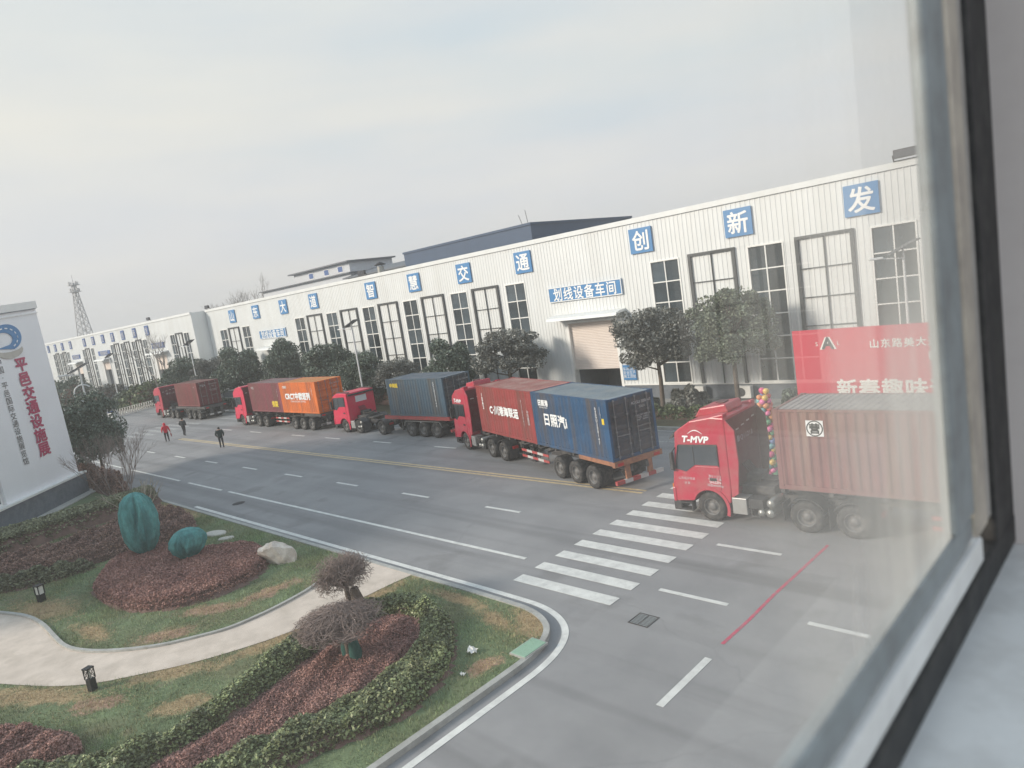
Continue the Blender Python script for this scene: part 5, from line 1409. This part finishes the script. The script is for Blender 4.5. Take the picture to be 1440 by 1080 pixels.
bed_obj('shrub_bed', [(-35.4, 3.1), (-34.0, 4.2), (-33.4, 5.8), (-33.3, 7.0), (-33.9, 6.9), (-34.6, 5.6), (-35.8, 4.0), (-37.8, 3.0), (-37.2, 2.3)], .5, .07, 'leaf_olive', 15000, 'olive green shrub strip in front of the brownish shrubs', 'shrub bed', .4, wob=.3)
HEDGE1 = [(-43.6, 3.0), (-43.4, 7.5), (-43.6, 10.6), (-43.9, 12.2), (-43.6, 12.75), (-42.4, 12.75), (-41.6, 12.0), (-41.6, 10.2), (-41.3, 7.5), (-40.7, 4.8), (-40.2, 2.4), (-41.8, 1.6)]
bed_obj('hedge', HEDGE1, .95, .075, 'leaf_clip', 42000, 'clipped olive hedge in front of the white exhibition hall', 'hedge', .22, 'mulch', clip=True, wob=.08)
bed_obj('hedge', [(-46.5, 11.6), (-46.9, 12.75), (-51.5, 12.8), (-58, 12.8), (-58, 11.9), (-50, 11.9)], 1.25, .09, 'leaf_brown', 16000, 'dark brownish hedge between the hall corner and the road', 'hedge', .35, wob=.25)
RING = [(-19.3, 1.2), (-17.4, 2.9), (-17.2, 3.6), (-16.95, 4.4), (-17.3, 5.3), (-17.8, 6.3), (-18.2, 7.2), (-18.55, 8.3), (-18.5, 10.1), (-18.1, 11.2), (-17.0, 11.8), (-15.4, 11.35), (-14.1, 10.5), (-13.2, 9.5), (-12.8, 8.5), (-12.65, 7.7), (-12.9, 6.8), (-13.25, 5.9), (-13.5, 5.0), (-13.8, 3.4), (-14.5, 1.2), (-16, -.6)]
RHOLE = [(-16.3, 3.3), (-16.2, 4.8), (-16.7, 6.5), (-17.2, 7.9), (-17.5, 9.4), (-17.3, 10.6), (-16.2, 10.9), (-15.0, 10.0), (-14.5, 8.9), (-14.2, 7.9), (-14.3, 6.9), (-14.6, 5.6), (-14.9, 4.2), (-15.4, 3.0)]
bed_obj('hedge', RING, .40, .056, 'leaf_ring', 115000, 'leafy green shrub ring around the twiggy trees', 'hedge', .35, 'mulch', hole=RHOLE, wob=.22)
bed_obj('shrub_bed', RHOLE, .13, .034, 'leaf_red', 60000, 'low reddish ground shrubs inside the leafy green ring', 'shrub bed', .5, 'mulch', wob=.5)
bed_obj('shrub_bed', [(-22.6, 1.0), (-21.4, 1.75), (-20.3, 2.3), (-18.9, 2.85), (-17.9, 2.6), (-18.6, 1.4), (-19.8, -.2), (-22, -.6)], .42, .042, 'leaf_red', 42000, 'dark reddish shrub bed at the bottom left by the path', 'shrub bed', .4, wob=.3)
bed_obj('hedge', [(-97, 33.3), (-97, 34.6), (-78.5, 34.6), (-78.5, 33.3)], 1.15, .14, 'leaf_dark', 9000, 'clipped dark green hedge between the two farthest trucks', 'hedge', .25, 'mulch', clip=True, wob=.05)
bed_obj('hedge', [(-60, 36.9), (-60, 38.3), (-36.4, 38.3), (-36.4, 36.9)], 1.3, .14, 'leaf_dark', 10000, 'dark green hedge along the wall behind the slate container', 'hedge', .25, 'mulch', wob=.15)
bed_obj('hedge', [(-27.2, 34.4), (-27.2, 35.8), (-14.8, 35.8), (-14.8, 34.4)], .55, .12, 'leaf_hedge', 8000, 'low hedge at the foot of the two big street trees', 'hedge', .3, 'mulch', wob=.25)
def round_bush(x, y, r, h_, mk_, n, leaf, lab, grp='bushes along the road'):
    o = empty('bush', (x, y, .1), 0, lab, 'bush', grp)
    u = RNG.normal(size=(n, 3)); u /= np.linalg.norm(u, axis=1, keepdims=True); u[:, 2] = np.abs(u[:, 2])
    P = u * (1 - np.abs(RNG.normal(0, .13, (n, 1)))) * np.array([r, r, h_]) * (1 + .14 * np.sin(u[:, :1] * 7 + u[:, 1:2] * 5))
    V, F = leaf_quads(P, leaf); fo = link('foliage', np_mesh('foliage', V, F, M[mk_]), o); fo['kind'] = 'stuff'
    q = MB(); q.lathe([(.0, h_ * .8), (r * .5, h_ * .66), (r * .75, h_ * .35), (r * .7, 0)], 12); q.build('stems', M['mulch'], o)
    return o
round_bush(-22.6, 37.3, 1.25, 1.35, 'leaf_purple', 2600, .13, 'round purplish bush beside the left air conditioner')
round_bush(-25.4, 37.0, .9, .95, 'leaf_ever', 1600, .13, 'small green bush at the foot of the left big street tree')
round_bush(-15.9, 37.6, 1.0, 1.2, 'leaf_dark', 1800, .13, 'dark bush behind the balloon column')
far = [(-112, 35.5, 4.2, 3.2, 'leaf_hedge', 'pale green round bush in the far plot by the end of the road'), (-117.5, 35.2, 3.4, 2.3, 'leaf_dark', 'dark round bush in the far plot, left of the pale green one'),
       (-131, 34.8, 4.0, 3.0, 'leaf_purple', 'wide purplish bush below the middle door of the far workshop'), (-144, 33.5, 3.6, 4.8, 'leaf_dark', 'tall dark bush left of the lamp at the far workshop'), (-152, 31, 4.2, 4.6, 'leaf_dark', 'dark bush at the far bend of the road'),
       (-160, 27, 3.5, 3.5, 'leaf_purple', 'farthest purplish bush at the edge of the white hall')]
for x, y, r, h_, mk_, lab in far: round_bush(x, y, r, h_, mk_, 2600, .28, lab)

# ---- grass blades over the near lawn
NG = 340000
P2 = sample_poly([(-42, 1), (-42, 12.7), (-12, 12.7), (-11.95, -1), (-30, -1)], NG)
ok = in_poly(P2, LAWN) & ~in_poly(P2, PATH)
for cx, cy, rx, ry, an, kind in PATCH:
    dx_, dy_ = P2[:, 0] - cx, P2[:, 1] - cy; c_, s_ = math.cos(an), math.sin(an)
    ok &= RNG.random(len(P2)) < np.clip(np.hypot((dx_ * c_ + dy_ * s_) / rx, (-dx_ * s_ + dy_ * c_) / ry) - .35, .05, 1)
for b_ in (BEDA, BEDA2, HEDGE1, RING): ok &= ~in_poly(P2, b_)
f_ = np.sin(P2[:, 0] * 1.7 + 2 * np.sin(P2[:, 1] * .9)) * np.sin(P2[:, 1] * 1.9 + P2[:, 0] * .6)
ok &= RNG.random(len(P2)) < np.clip(.75 + .5 * f_, .15, 1)
P2 = P2[ok]; n = len(P2)
a = RNG.uniform(0, 2 * PI, n); hgt_ = RNG.uniform(.03, .11, n) * (1 + .4 * np.sin(P2[:, 0] * 1.1) * np.sin(P2[:, 1] * 1.4)); wd_ = RNG.uniform(.005, .010, n)
ln = RNG.normal(0, .035, (n, 2)); B = np.column_stack([P2, np.full(n, .10)])
dx = np.column_stack([np.cos(a) * wd_, np.sin(a) * wd_, np.zeros(n)])
V = np.stack([B - dx, B + dx, B + np.column_stack([ln, hgt_])], axis=1).reshape(-1, 3)
mk('grass', (.225, .295, .145), .8, var=.4, vscale=.6, island=.5, dirt=(.36, .30, .17), dfac=.4, dscale=.35)
o = link('grass', np_mesh('grass', V, np.arange(3 * n).reshape(n, 3), M['grass'])); o['kind'] = 'stuff'

Q_ = []
for cx, cy, rx, ry, an, kind in PATCH:
    k_ = int(2600 * rx * ry) + 400; u_ = RNG.normal(0, .62, (k_, 2)) * np.array([rx, ry]); c_, s_ = math.cos(an), math.sin(an)
    Q_.append(np.column_stack([cx + u_[:, 0] * c_ - u_[:, 1] * s_, cy + u_[:, 0] * s_ + u_[:, 1] * c_]))
Q_ = np.concatenate(Q_); Q_ = Q_[in_poly(Q_, LAWN) & ~in_poly(Q_, PATH)]
for b_ in (BEDA, BEDA2, HEDGE1, RING): Q_ = Q_[~in_poly(Q_, b_)]
n = len(Q_); a = RNG.uniform(0, 2 * PI, n); B = np.column_stack([Q_, np.full(n, .10)]); w_ = RNG.uniform(.005, .010, n)
dx = np.column_stack([np.cos(a) * w_, np.sin(a) * w_, np.zeros(n)])
V = np.stack([B - dx, B + dx, B + np.column_stack([RNG.normal(0, .05, (n, 2)), RNG.uniform(.015, .07, n)])], axis=1).reshape(-1, 3)
mk('dry_blades', (.42, .32, .19), .85, var=.3, vscale=1.5, island=.45)
o = link('dry_grass', np_mesh('dry_grass', V, np.arange(3 * n).reshape(n, 3), M['dry_blades'])); o['kind'] = 'stuff'

# ---- trees
def crown_points(n, rx, ry, rz, nc, seed, bottom=-.55, cone=0.0, spread=.24):
    rg = np.random.default_rng(seed)
    u = rg.normal(size=(nc, 3)); u /= np.linalg.norm(u, axis=1, keepdims=True)
    c = u * rg.uniform(.25, 1.0, (nc, 1)) ** .55; c = c[c[:, 2] > bottom]
    if cone:
        k = 1 - cone * (c[:, 2] * .5 + .5); c[:, 0] *= k; c[:, 1] *= k
    sz = rg.uniform(.6, 1.25, len(c))
    i = rg.integers(0, len(c), n); v = rg.normal(size=(n, 3)); v /= np.linalg.norm(v, axis=1, keepdims=True)
    P = c[i] + v * (rg.uniform(.35, 1, (n, 1)) ** .5) * spread * sz[i][:, None] * np.array([1, 1, .8])
    return P * np.array([rx, ry, rz]), c * np.array([rx, ry, rz])
TREE = {}
def evergreen(kind, seed, rx, ry, rz, zc, n, leaf, mk_, nc=60, cone=0.0, spread=.26, twig=None):
    P, c = crown_points(n, rx, ry, rz, nc, seed, cone=cone, spread=spread)
    P[:, 2] += zc
    V, F = leaf_quads(P, leaf, 1.7, .9); cm = np_mesh('crown', V, F, M[mk_])
    q = MB(); rg = random.Random(seed); top = zc - rz * .3
    q.tube([(0, 0, 0), (.06, .03, top * .5), (.02, 0, top), (0, .05, zc + rz * .4)], [.16, .13, .11, .03], 9)
    for k in range(0, len(c), 3):
        p = c[k]; s_ = (0.02, 0, max(.6 * top, min(top + .3, p[2] + zc - .8)))
        m_ = (p[0] * .45, p[1] * .45, (s_[2] + p[2] + zc) / 2 - .1)
        q.tube([s_, m_, (p[0], p[1], p[2] + zc)], [.06, .04, .012], 5, caps=False)
    TREE[kind] = (cm, q.mesh('trunk', M['bark']))
evergreen('round', 11, 2.55, 2.3, 2.25, 4.55, 21000, .105, 'leaf_purple', 90, spread=.30)
evergreen('round2', 12, 2.5, 2.4, 2.25, 4.6, 21000, .105, 'leaf_ever', 90, spread=.30)
evergreen('open', 13, 2.7, 2.4, 1.95, 4.15, 12000, .115, 'leaf_purple', 50, spread=.32)
evergreen('bushy', 14, 3.0, 2.6, 2.5, 3.5, 17000, .135, 'leaf_dark', 64, spread=.34)
evergreen('cone', 15, 3.5, 3.0, 3.3, 4.3, 18000, .145, 'leaf_dark', 80, cone=.62, spread=.32)
def put(kind, x, y, lab, s_=1.0, rz=0.0, sz=None, name='evergreen_tree', grp='evergreen trees along the workshop'):
    o = empty(name, (x, y, .1), rz, lab, 'tree', grp); o.scale = (s_, s_, sz or s_)
    cr_ = link('crown', TREE[kind][0], o); link('trunk', TREE[kind][1], o)
    return o
put('round', -23.9, 36.5, 'round crowned evergreen street tree just right of the roller door', 1.0, .4)
put('round2', -18.9, 36.6, 'round crowned evergreen street tree left of the red banner', 1.0, 1.9)
put('open', -36.9, 36.5, 'sparse evergreen tree behind the brick red container', 1.0, .9)
put('bushy', -43.6, 36.5, 'evergreen tree behind the cab of the brick and blue container truck', .78, 2.2, .9)
put('open', -50.9, 36.6, 'lower evergreen tree behind the slate blue container', .78, 3.4, .72)
put('bushy', -56.2, 36.4, 'dark evergreen tree by the lamp behind the slate container truck', .80, .2)
put('bushy', -62.4, 36.6, 'dark evergreen tree behind the orange container', .95, 4.0, .98)
put('cone', -71.0, 36.5, 'pointed dark evergreen tree under the farther blue workshop sign', .82, 1.0, .95)
put('bushy', -82.6, 36.5, 'dense evergreen tree behind the wine red container', 1.08, 2.6, 1.1)
put('open', -89.8, 36.4, 'sparse evergreen tree with a visible trunk behind the maroon container', 1.0, 5.0)
put('bushy', -98.0, 36.2, 'dark evergreen tree at the joint of the two workshops', .98, 1.4, 1.0)
put('bushy', -55.0, 13.3, 'dark bushy evergreen tree beside the corner of the white exhibition hall', .70, .7, .98)

def bare_tree(seed, h_, spread, depth, m_, r0=.07, up=.5, stems=3, z0=.0):
    rg = random.Random(seed); q = MB()
    def grow(p, d, L_, r, k):
        e_ = p + d * L_; mid = p + d * L_ * .5 + Vector((rg.uniform(-1, 1), rg.uniform(-1, 1), 0)) * L_ * .07
        q.tube([p, mid, e_], [r, r * .85, r * .7], 5 if k > 1 else 3, caps=False)
        if k <= 0: return
        for _ in range(rg.choice((2, 3, 3))):
            nd = (d + Vector((rg.uniform(-1, 1), rg.uniform(-1, 1), rg.uniform(-.35, up))) * spread).normalized()
            grow(e_, nd, L_ * rg.uniform(.6, .85), r * .62, k - 1)
    for s_ in range(stems):
        d = Vector((rg.uniform(-1, 1), rg.uniform(-1, 1), 1.6)).normalized() if stems > 1 else Vector((0, 0, 1))
        grow(Vector((0, 0, z0)), d, h_ * .32, r0, depth)
    return q.mesh('branches', M[m_])
BT = [bare_tree(21, 8.5, .55, 5, 'twig_far', .12, .7, 1), bare_tree(22, 9, .5, 5, 'twig_far', .11, .8, 1)]
def bare(me, x, y, lab, s_=1, rz=0, name='bare_tree', grp='bare trees'):
    o = empty(name, (x, y, .1), rz, lab, 'tree', grp); o.scale = (s_, s_, s_); link('branches', me, o); return o
bare(BT[0], -104.5, 35.6, 'tall bare tree in front of the far workshop, right of its nearest door', 1.2, .3)
bare(BT[1], -109.5, 35.9, 'tall bare tree in front of the nearest door of the far workshop', 1.1, 1.3)
posn = ['leftmost', 'second from the left', 'third from the left', 'fourth from the left', 'fifth from the left', 'sixth from the left', 'second from the right', 'rightmost']
for i in range(8):
    bare(BT[i % 2], -206 + i * 7.0 + random.uniform(-2, 2), 86 + random.uniform(-5, 8), 'hazy bare treetop above the white workshop roof, ' + posn[i] + ' of the row', 2.1 + random.uniform(-.2, .25), random.uniform(0, 6), grp='bare treetops above the roof')
for i in range(3):
    bare(BT[i % 2], -250 - i * 11, 50 + i * 1.5, 'faint bare treetop behind the far workshop beside the white hall, ' + ('right', 'middle', 'left')[i] + ' of three', 1.7, i * 2.0, grp='bare treetops beside the white hall')
PALE = bare_tree(31, 2.9, .55, 3, 'bark_pale', .05, .9, 3)
bare(PALE, -38.4, 10.6, 'small bare shrub with pale forked stems behind the tall wrapped shrub', 1.05, .6, 'bare_shrub', 'small bare shrubs')
TW = bare_tree(33, 4.2, .45, 5, 'twig', .035, .9, 4)
bare(TW, -43.5, 11.3, 'thin grey bare sapling at the hedge end by the road', 1.0, .2, 'bare_shrub', 'small bare shrubs')
bare(TW, -47.5, 11.6, 'thin reddish bare sapling between the hedge and the hall corner', .9, 2.2, 'bare_shrub', 'small bare shrubs')
for i, (x, y) in enumerate(((-14.6, 9.6), (-15.6, 5.2))): pass

def twig_ball(seed, r, rz_, zc, n, wrap, flat=1.0, forks=5):
    """pollarded little tree: short trunk and a dense head of crooked twigs"""
    rg = random.Random(seed); q = MB(); t_ = MB()
    t_.tube([(0, 0, 0), (.03, .02, zc * .45), (0, .03, zc * .75)], [.10, .085, .075], 9)
    tips = []
    for k in range(forks * 3):
        a = 2 * PI * k / (forks * 3) + rg.uniform(-.3, .3); e_ = rg.uniform(.15, 1.2)
        p = Vector((math.cos(a) * math.cos(e_) * r * (.35 + .45 * rg.random()), math.sin(a) * math.cos(e_) * r * (.35 + .45 * rg.random()), zc + (math.sin(e_) - .45) * rz_ * .7))
        q.tube([(0, .03, zc * .72), p * .5 + Vector((0, 0, zc * .38)), p], [.05, .035, .02], 5, caps=False); tips.append(p)
    for k in range(n):
        p = tips[rg.randrange(len(tips))] + Vector((rg.gauss(0, .16) * r, rg.gauss(0, .16) * r, rg.gauss(0, .2) * rz_))
        d = Vector((rg.gauss(0, 1), rg.gauss(0, 1), rg.gauss(.25, .8))).normalized()
        pts = [p]
        for _ in range(2):
            d = (d + Vector((rg.gauss(0, .5), rg.gauss(0, .5), rg.gauss(0, .5)))).normalized(); pts.append(pts[-1] + d * r * rg.uniform(.14, .26))
        c_ = Vector((0, 0, zc))
        for i in range(3):
            v = pts[i] - c_; k_ = math.sqrt((v.x / r) ** 2 + (v.y / r) ** 2 + (v.z / rz_) ** 2)
            if k_ > 1: pts[i] = c_ + v / k_ * rg.uniform(.93, 1.03)
        q.tube(pts, [.0075, .006, .004], 3, caps=False)
    return q.mesh('crown', M['twig']), t_.mesh('trunk', M['bark'])
cm, tm = twig_ball(41, .95, .72, 1.38, 2100, False)
o = empty('twiggy_tree', (-18.25, 9.9, .1), 0, 'round headed leafless little tree beside the garden path', 'tree', 'clipped leafless trees')
link('crown', cm, o); link('trunk', tm, o)
q = MB(); q.tube([(.35, .1, 0), (.38, .12, .55), (.34, .08, 1.0)], [.16, .2, .12], 9); q.build('wrapped_side_stem', M['bark'], o)
cm, tm = twig_ball(43, 1.32, .30, 1.12, 2900, True, .4, 7)
o = empty('twiggy_tree', (-16.1, 8.45, .1), 0, 'wide flat headed leafless little tree with net wrapped trunk inside the green ring', 'tree', 'clipped leafless trees')
link('crown', cm, o); link('trunk', tm, o)
for dx in (-.1, .28):
    q = MB(); q.tube([(dx, .05, .02), (dx + .02, .05, .3), (dx, .05, .62)], [.15, .17, .12], 10); q.build('trunk_wrap', M['net_dark'], o)

# ---- lattice mast
tw = empty('lattice_mast', (-362, 93.5, 0), .3, 'grey lattice radio mast far behind the white hall', 'mast')
q = MB(); HT_ = 40.5
def leg(i, z): 
    s_ = 3.2 * (1 - z / HT_) ** 1.15 + .55
    return Vector(((-s_, s_, s_, -s_)[i], (-s_, -s_, s_, s_)[i], z))
zs_ = [0]; 
while zs_[-1] < HT_: zs_.append(min(HT_, zs_[-1] + 3.2))
for a_, b_ in zip(zs_[:-1], zs_[1:]):
    for i in range(4):
        j = (i + 1) % 4
        q.bar(leg(i, a_), leg(i, b_), .3); q.bar(leg(i, a_), leg(j, b_), .16); q.bar(leg(j, a_), leg(i, b_), .16); q.bar(leg(i, b_), leg(j, b_), .16)
q.build('lattice', M['tower'], tw)
q = MB()
for z in (36.5, 39.5): q.box(-1.9, 1.9, -1.9, 1.9, z, z + .25); q.box(-2.2, -1.7, -.3, .3, z, z + 1.6); q.box(1.7, 2.2, -.3, .3, z, z + 1.6); q.box(-.3, .3, 1.7, 2.2, z, z + 1.6); q.box(-.3, .3, -2.2, -1.7, z, z + 1.6)
q.tube([(0, 0, HT_), (0, 0, HT_ + 3.5)], .12, 6); q.build('antennas', M['tower'], tw)

# ---- folding gate and barriers at the far crossing
fg = empty('folding_gate', (-103.4, 28.2, 0), math.radians(118), 'low folding barrier gate across the side road beyond the farthest truck', 'gate')
q = MB()
for i in range(16):
    x = i * .42
    q.bar((x, -.25, 0), (x, -.25, 1.0), .05); q.bar((x, .25, 0), (x, .25, 1.0), .05); q.bar((x, -.25, .98), (x, .25, .98), .05); q.bar((x, -.25, .1), (x + .42, -.25, .95), .03); q.bar((x, -.25, .95), (x + .42, -.25, .1), .03); q.bar((x, .25, .5), (x, -.25, .5), .03)
q.build('lattice', M['alu'], fg)
q = MB(); q.box(-1.1, -.1, -.35, .35, 0, .75); q.build('gate_motor', M['plastic_white'], fg, bevel=.08)
q = MB(); q.box(-1.12, -.6, -.28, .28, .76, .98); q.build('motor_cap', M['sign_navy'], fg, bevel=.05)
for i, (x, y) in enumerate(((-102.4, 24.6), (-105.6, 25.0))):
    b = empty('crowd_barrier', (x, y, 0), .25, 'dark steel spiked road barrier by the far crossing, ' + ('right' if i == 0 else 'left') + ' one', 'barrier', 'road barriers at the far crossing')
    q = MB(); q.bar((-1.2, 0, .15), (1.2, 0, .15), .06); q.bar((-1.2, 0, .95), (1.2, 0, .95), .06)
    for k in range(4): x_ = -1.2 + k * .8; q.bar((x_, -.35, 0), (x_ * .95, 0, 1.1), .06); q.bar((x_, .35, 0), (x_ * .95, 0, 1.1), .06)
    for k in range(3): x_ = -1.2 + k * .8; q.bar((x_, 0, .15), (x_ + .8, 0, .95), .04)
    q.build('frame', M['black_metal'], b)

# ================================================================== PEOPLE
def person(x, y, rz, lab, coat, arms, stride=.10, lean=0.0, bag=False, hood=False):
    p = empty('person', (x, y, 0), rz, lab, 'person')
    s_ = stride
    J = {'pel': (0, 0, .95, .155), 'wai': (0, .0, 1.10, .155), 'che': (0, .01 + lean, 1.32, .185), 'nec': (0, .02 + lean, 1.48, .075), 'hed': (0, .05 + lean, 1.60, .098), 'top': (0, .05 + lean, 1.70, .088),
         'lh': (-.10, 0, .90, .105), 'lk': (-.11, s_ * .5, .50, .075), 'la': (-.115, s_ * .2 - .02, .09, .052), 'lt': (-.12, s_ * .2 + .16, .045, .042),
         'rh': (.10, 0, .90, .105), 'rk': (.11, -s_ * .2 + .03, .50, .075), 'ra': (.125, -s_ * .8, .09, .052), 'rt': (.13, -s_ * .8 + .18, .045, .042),
         'ls': (-.20, .01 + lean, 1.40, .085), 'rs': (.20, .01 + lean, 1.40, .085)}
    for sd, k in (('l', -1), ('r', 1)):
        el, ha = arms[0 if k < 0 else 1]
        J[sd + 'e'] = (k * el[0], el[1], el[2], .064); J[sd + 'w'] = (k * ha[0], ha[1], ha[2], .045)
        J[sd + 'f'] = (k * ha[0] * .99, ha[1] + .03, ha[2] - .09, .04)
    E_ = [('pel', 'wai'), ('wai', 'che'), ('che', 'nec'), ('nec', 'hed'), ('hed', 'top'), ('pel', 'lh'), ('lh', 'lk'), ('lk', 'la'), ('la', 'lt'), ('pel', 'rh'), ('rh', 'rk'), ('rk', 'ra'), ('ra', 'rt'),
          ('che', 'ls'), ('ls', 'le'), ('le', 'lw'), ('lw', 'lf'), ('che', 'rs'), ('rs', 're'), ('re', 'rw'), ('rw', 'rf')]
    def skin(name, keys, grow, mats, sub=2):
        idx = {k: i for i, k in enumerate(keys)}
        me = bpy.data.meshes.new(name); me.from_pydata([J[k][:3] for k in keys], [(idx[a], idx[b]) for a, b in E_ if a in idx and b in idx], [])
        o = link(name, me); m_ = o.modifiers.new('skin', 'SKIN'); m_.use_smooth_shade = True
        for k in keys:
            v = me.skin_vertices[0].data[idx[k]]; r = J[k][3] * grow.get(k, grow.get('*', 1)); v.radius = (r, r * (.78 if k in ('che', 'wai', 'pel') else 1)); v.use_root = (k == keys[0])
        s = o.modifiers.new('sub', 'SUBSURF'); s.levels = s.render_levels = sub
        dg = bpy.context.evaluated_depsgraph_get(); dg.update()
        out = bpy.data.meshes.new_from_object(o.evaluated_get(dg)); bpy.data.objects.remove(o)
        out.materials.clear()
        for m__ in mats: out.materials.append(M[m__])
        return out
    body = skin('body', list(J), {'*': 1.0}, ['skin', 'trousers', 'shoe', 'hair'])
    for f in body.polygons:
        c = f.center
        f.material_index = 2 if c.z < .10 else (1 if c.z < .98 and abs(c.x) < .24 else (3 if (c.z > 1.63 or (c.z > 1.53 and c.y < .03 + lean)) else 0))
    link('body', body, p)
    ck = ['wai', 'pel', 'che', 'nec', 'ls', 'le', 'lw', 'rs', 're', 'rw', 'lh', 'rh']
    Jn, Jl, Jr = J['nec'], J['lh'], J['rh']
    J['nec'] = (Jn[0], Jn[1] - .005, 1.45, .085); J['lh'] = (-.09, 0, .80, .11); J['rh'] = (.09, 0, .80, .11)
    ct = skin('coat', ck, {'*': 1.2, 'nec': 1.1, 'lw': 1.25, 'rw': 1.25, 'che': 1.16}, [coat]); link('coat', ct, p)
    J['nec'], J['lh'], J['rh'] = Jn, Jl, Jr
    if hood:
        q = MB(); q.lathe([(.0, .135), (.07, .12), (.115, .06), (.122, -.02), (.11, -.10), (.13, -.15)], 14, o=(0, .035 + lean, 1.63)); q.build('hood', M[coat], p)
    if bag:
        q = MB(); q.box(.34, .42, -.14, .16, .42, .72); q.box(.37, .39, -.08, -.06, .72, .86); q.box(.37, .39, .08, .10, .72, .86); q.box(.37, .39, -.06, .08, .84, .86); b = q.build('shopping_bag', M['bag'], None, (x, y, 0), (0, 0, rz), bevel=.02)
        tag(b, 'dark red bag hanging from the hand of the person in the red coat', 'bag')
    return p
person(-67.2, 21.9, math.radians(75), 'person in a red hooded coat and dark trousers carrying a bag', 'coat_red', (((.29, -.02, 1.13), (.30, .10, .92)), ((.29, -.02, 1.13), (.36, .02, .92))), .10, 0, True, True)
person(-68.4, 23.9, math.radians(40), 'person in a dark jacket walking just behind the one in red', 'coat_black', (((.30, -.06, 1.14), (.24, .10, .98)), ((.30, -.06, 1.14), (.24, .10, .98))), .26)
person(-55.7, 22.05, math.radians(60), 'person in a dark green jacket standing alone by the centre line', 'coat_green', (((.30, -.05, 1.14), (.24, .10, .97)), ((.30, -.05, 1.14), (.24, .10, .97))), .14)

# ================================================================== HAZE
q = MB(); q.box(-901, 301, -501, 901, -1.0, 47.5)
hm = bpy.data.materials.new('haze'); hm.use_nodes = True
_n = hm.node_tree.nodes; _n.remove(_n['Principled BSDF'])
pv = _n.new('ShaderNodeVolumePrincipled'); pv.inputs['Color'].default_value = (.96, .97, .99, 1); pv.inputs['Density'].default_value = .0009; pv.inputs['Anisotropy'].default_value = .1
hm.node_tree.links.new(pv.outputs[0], _n['Material Output'].inputs['Volume'])
tag(q.build('haze', hm), kind='stuff')
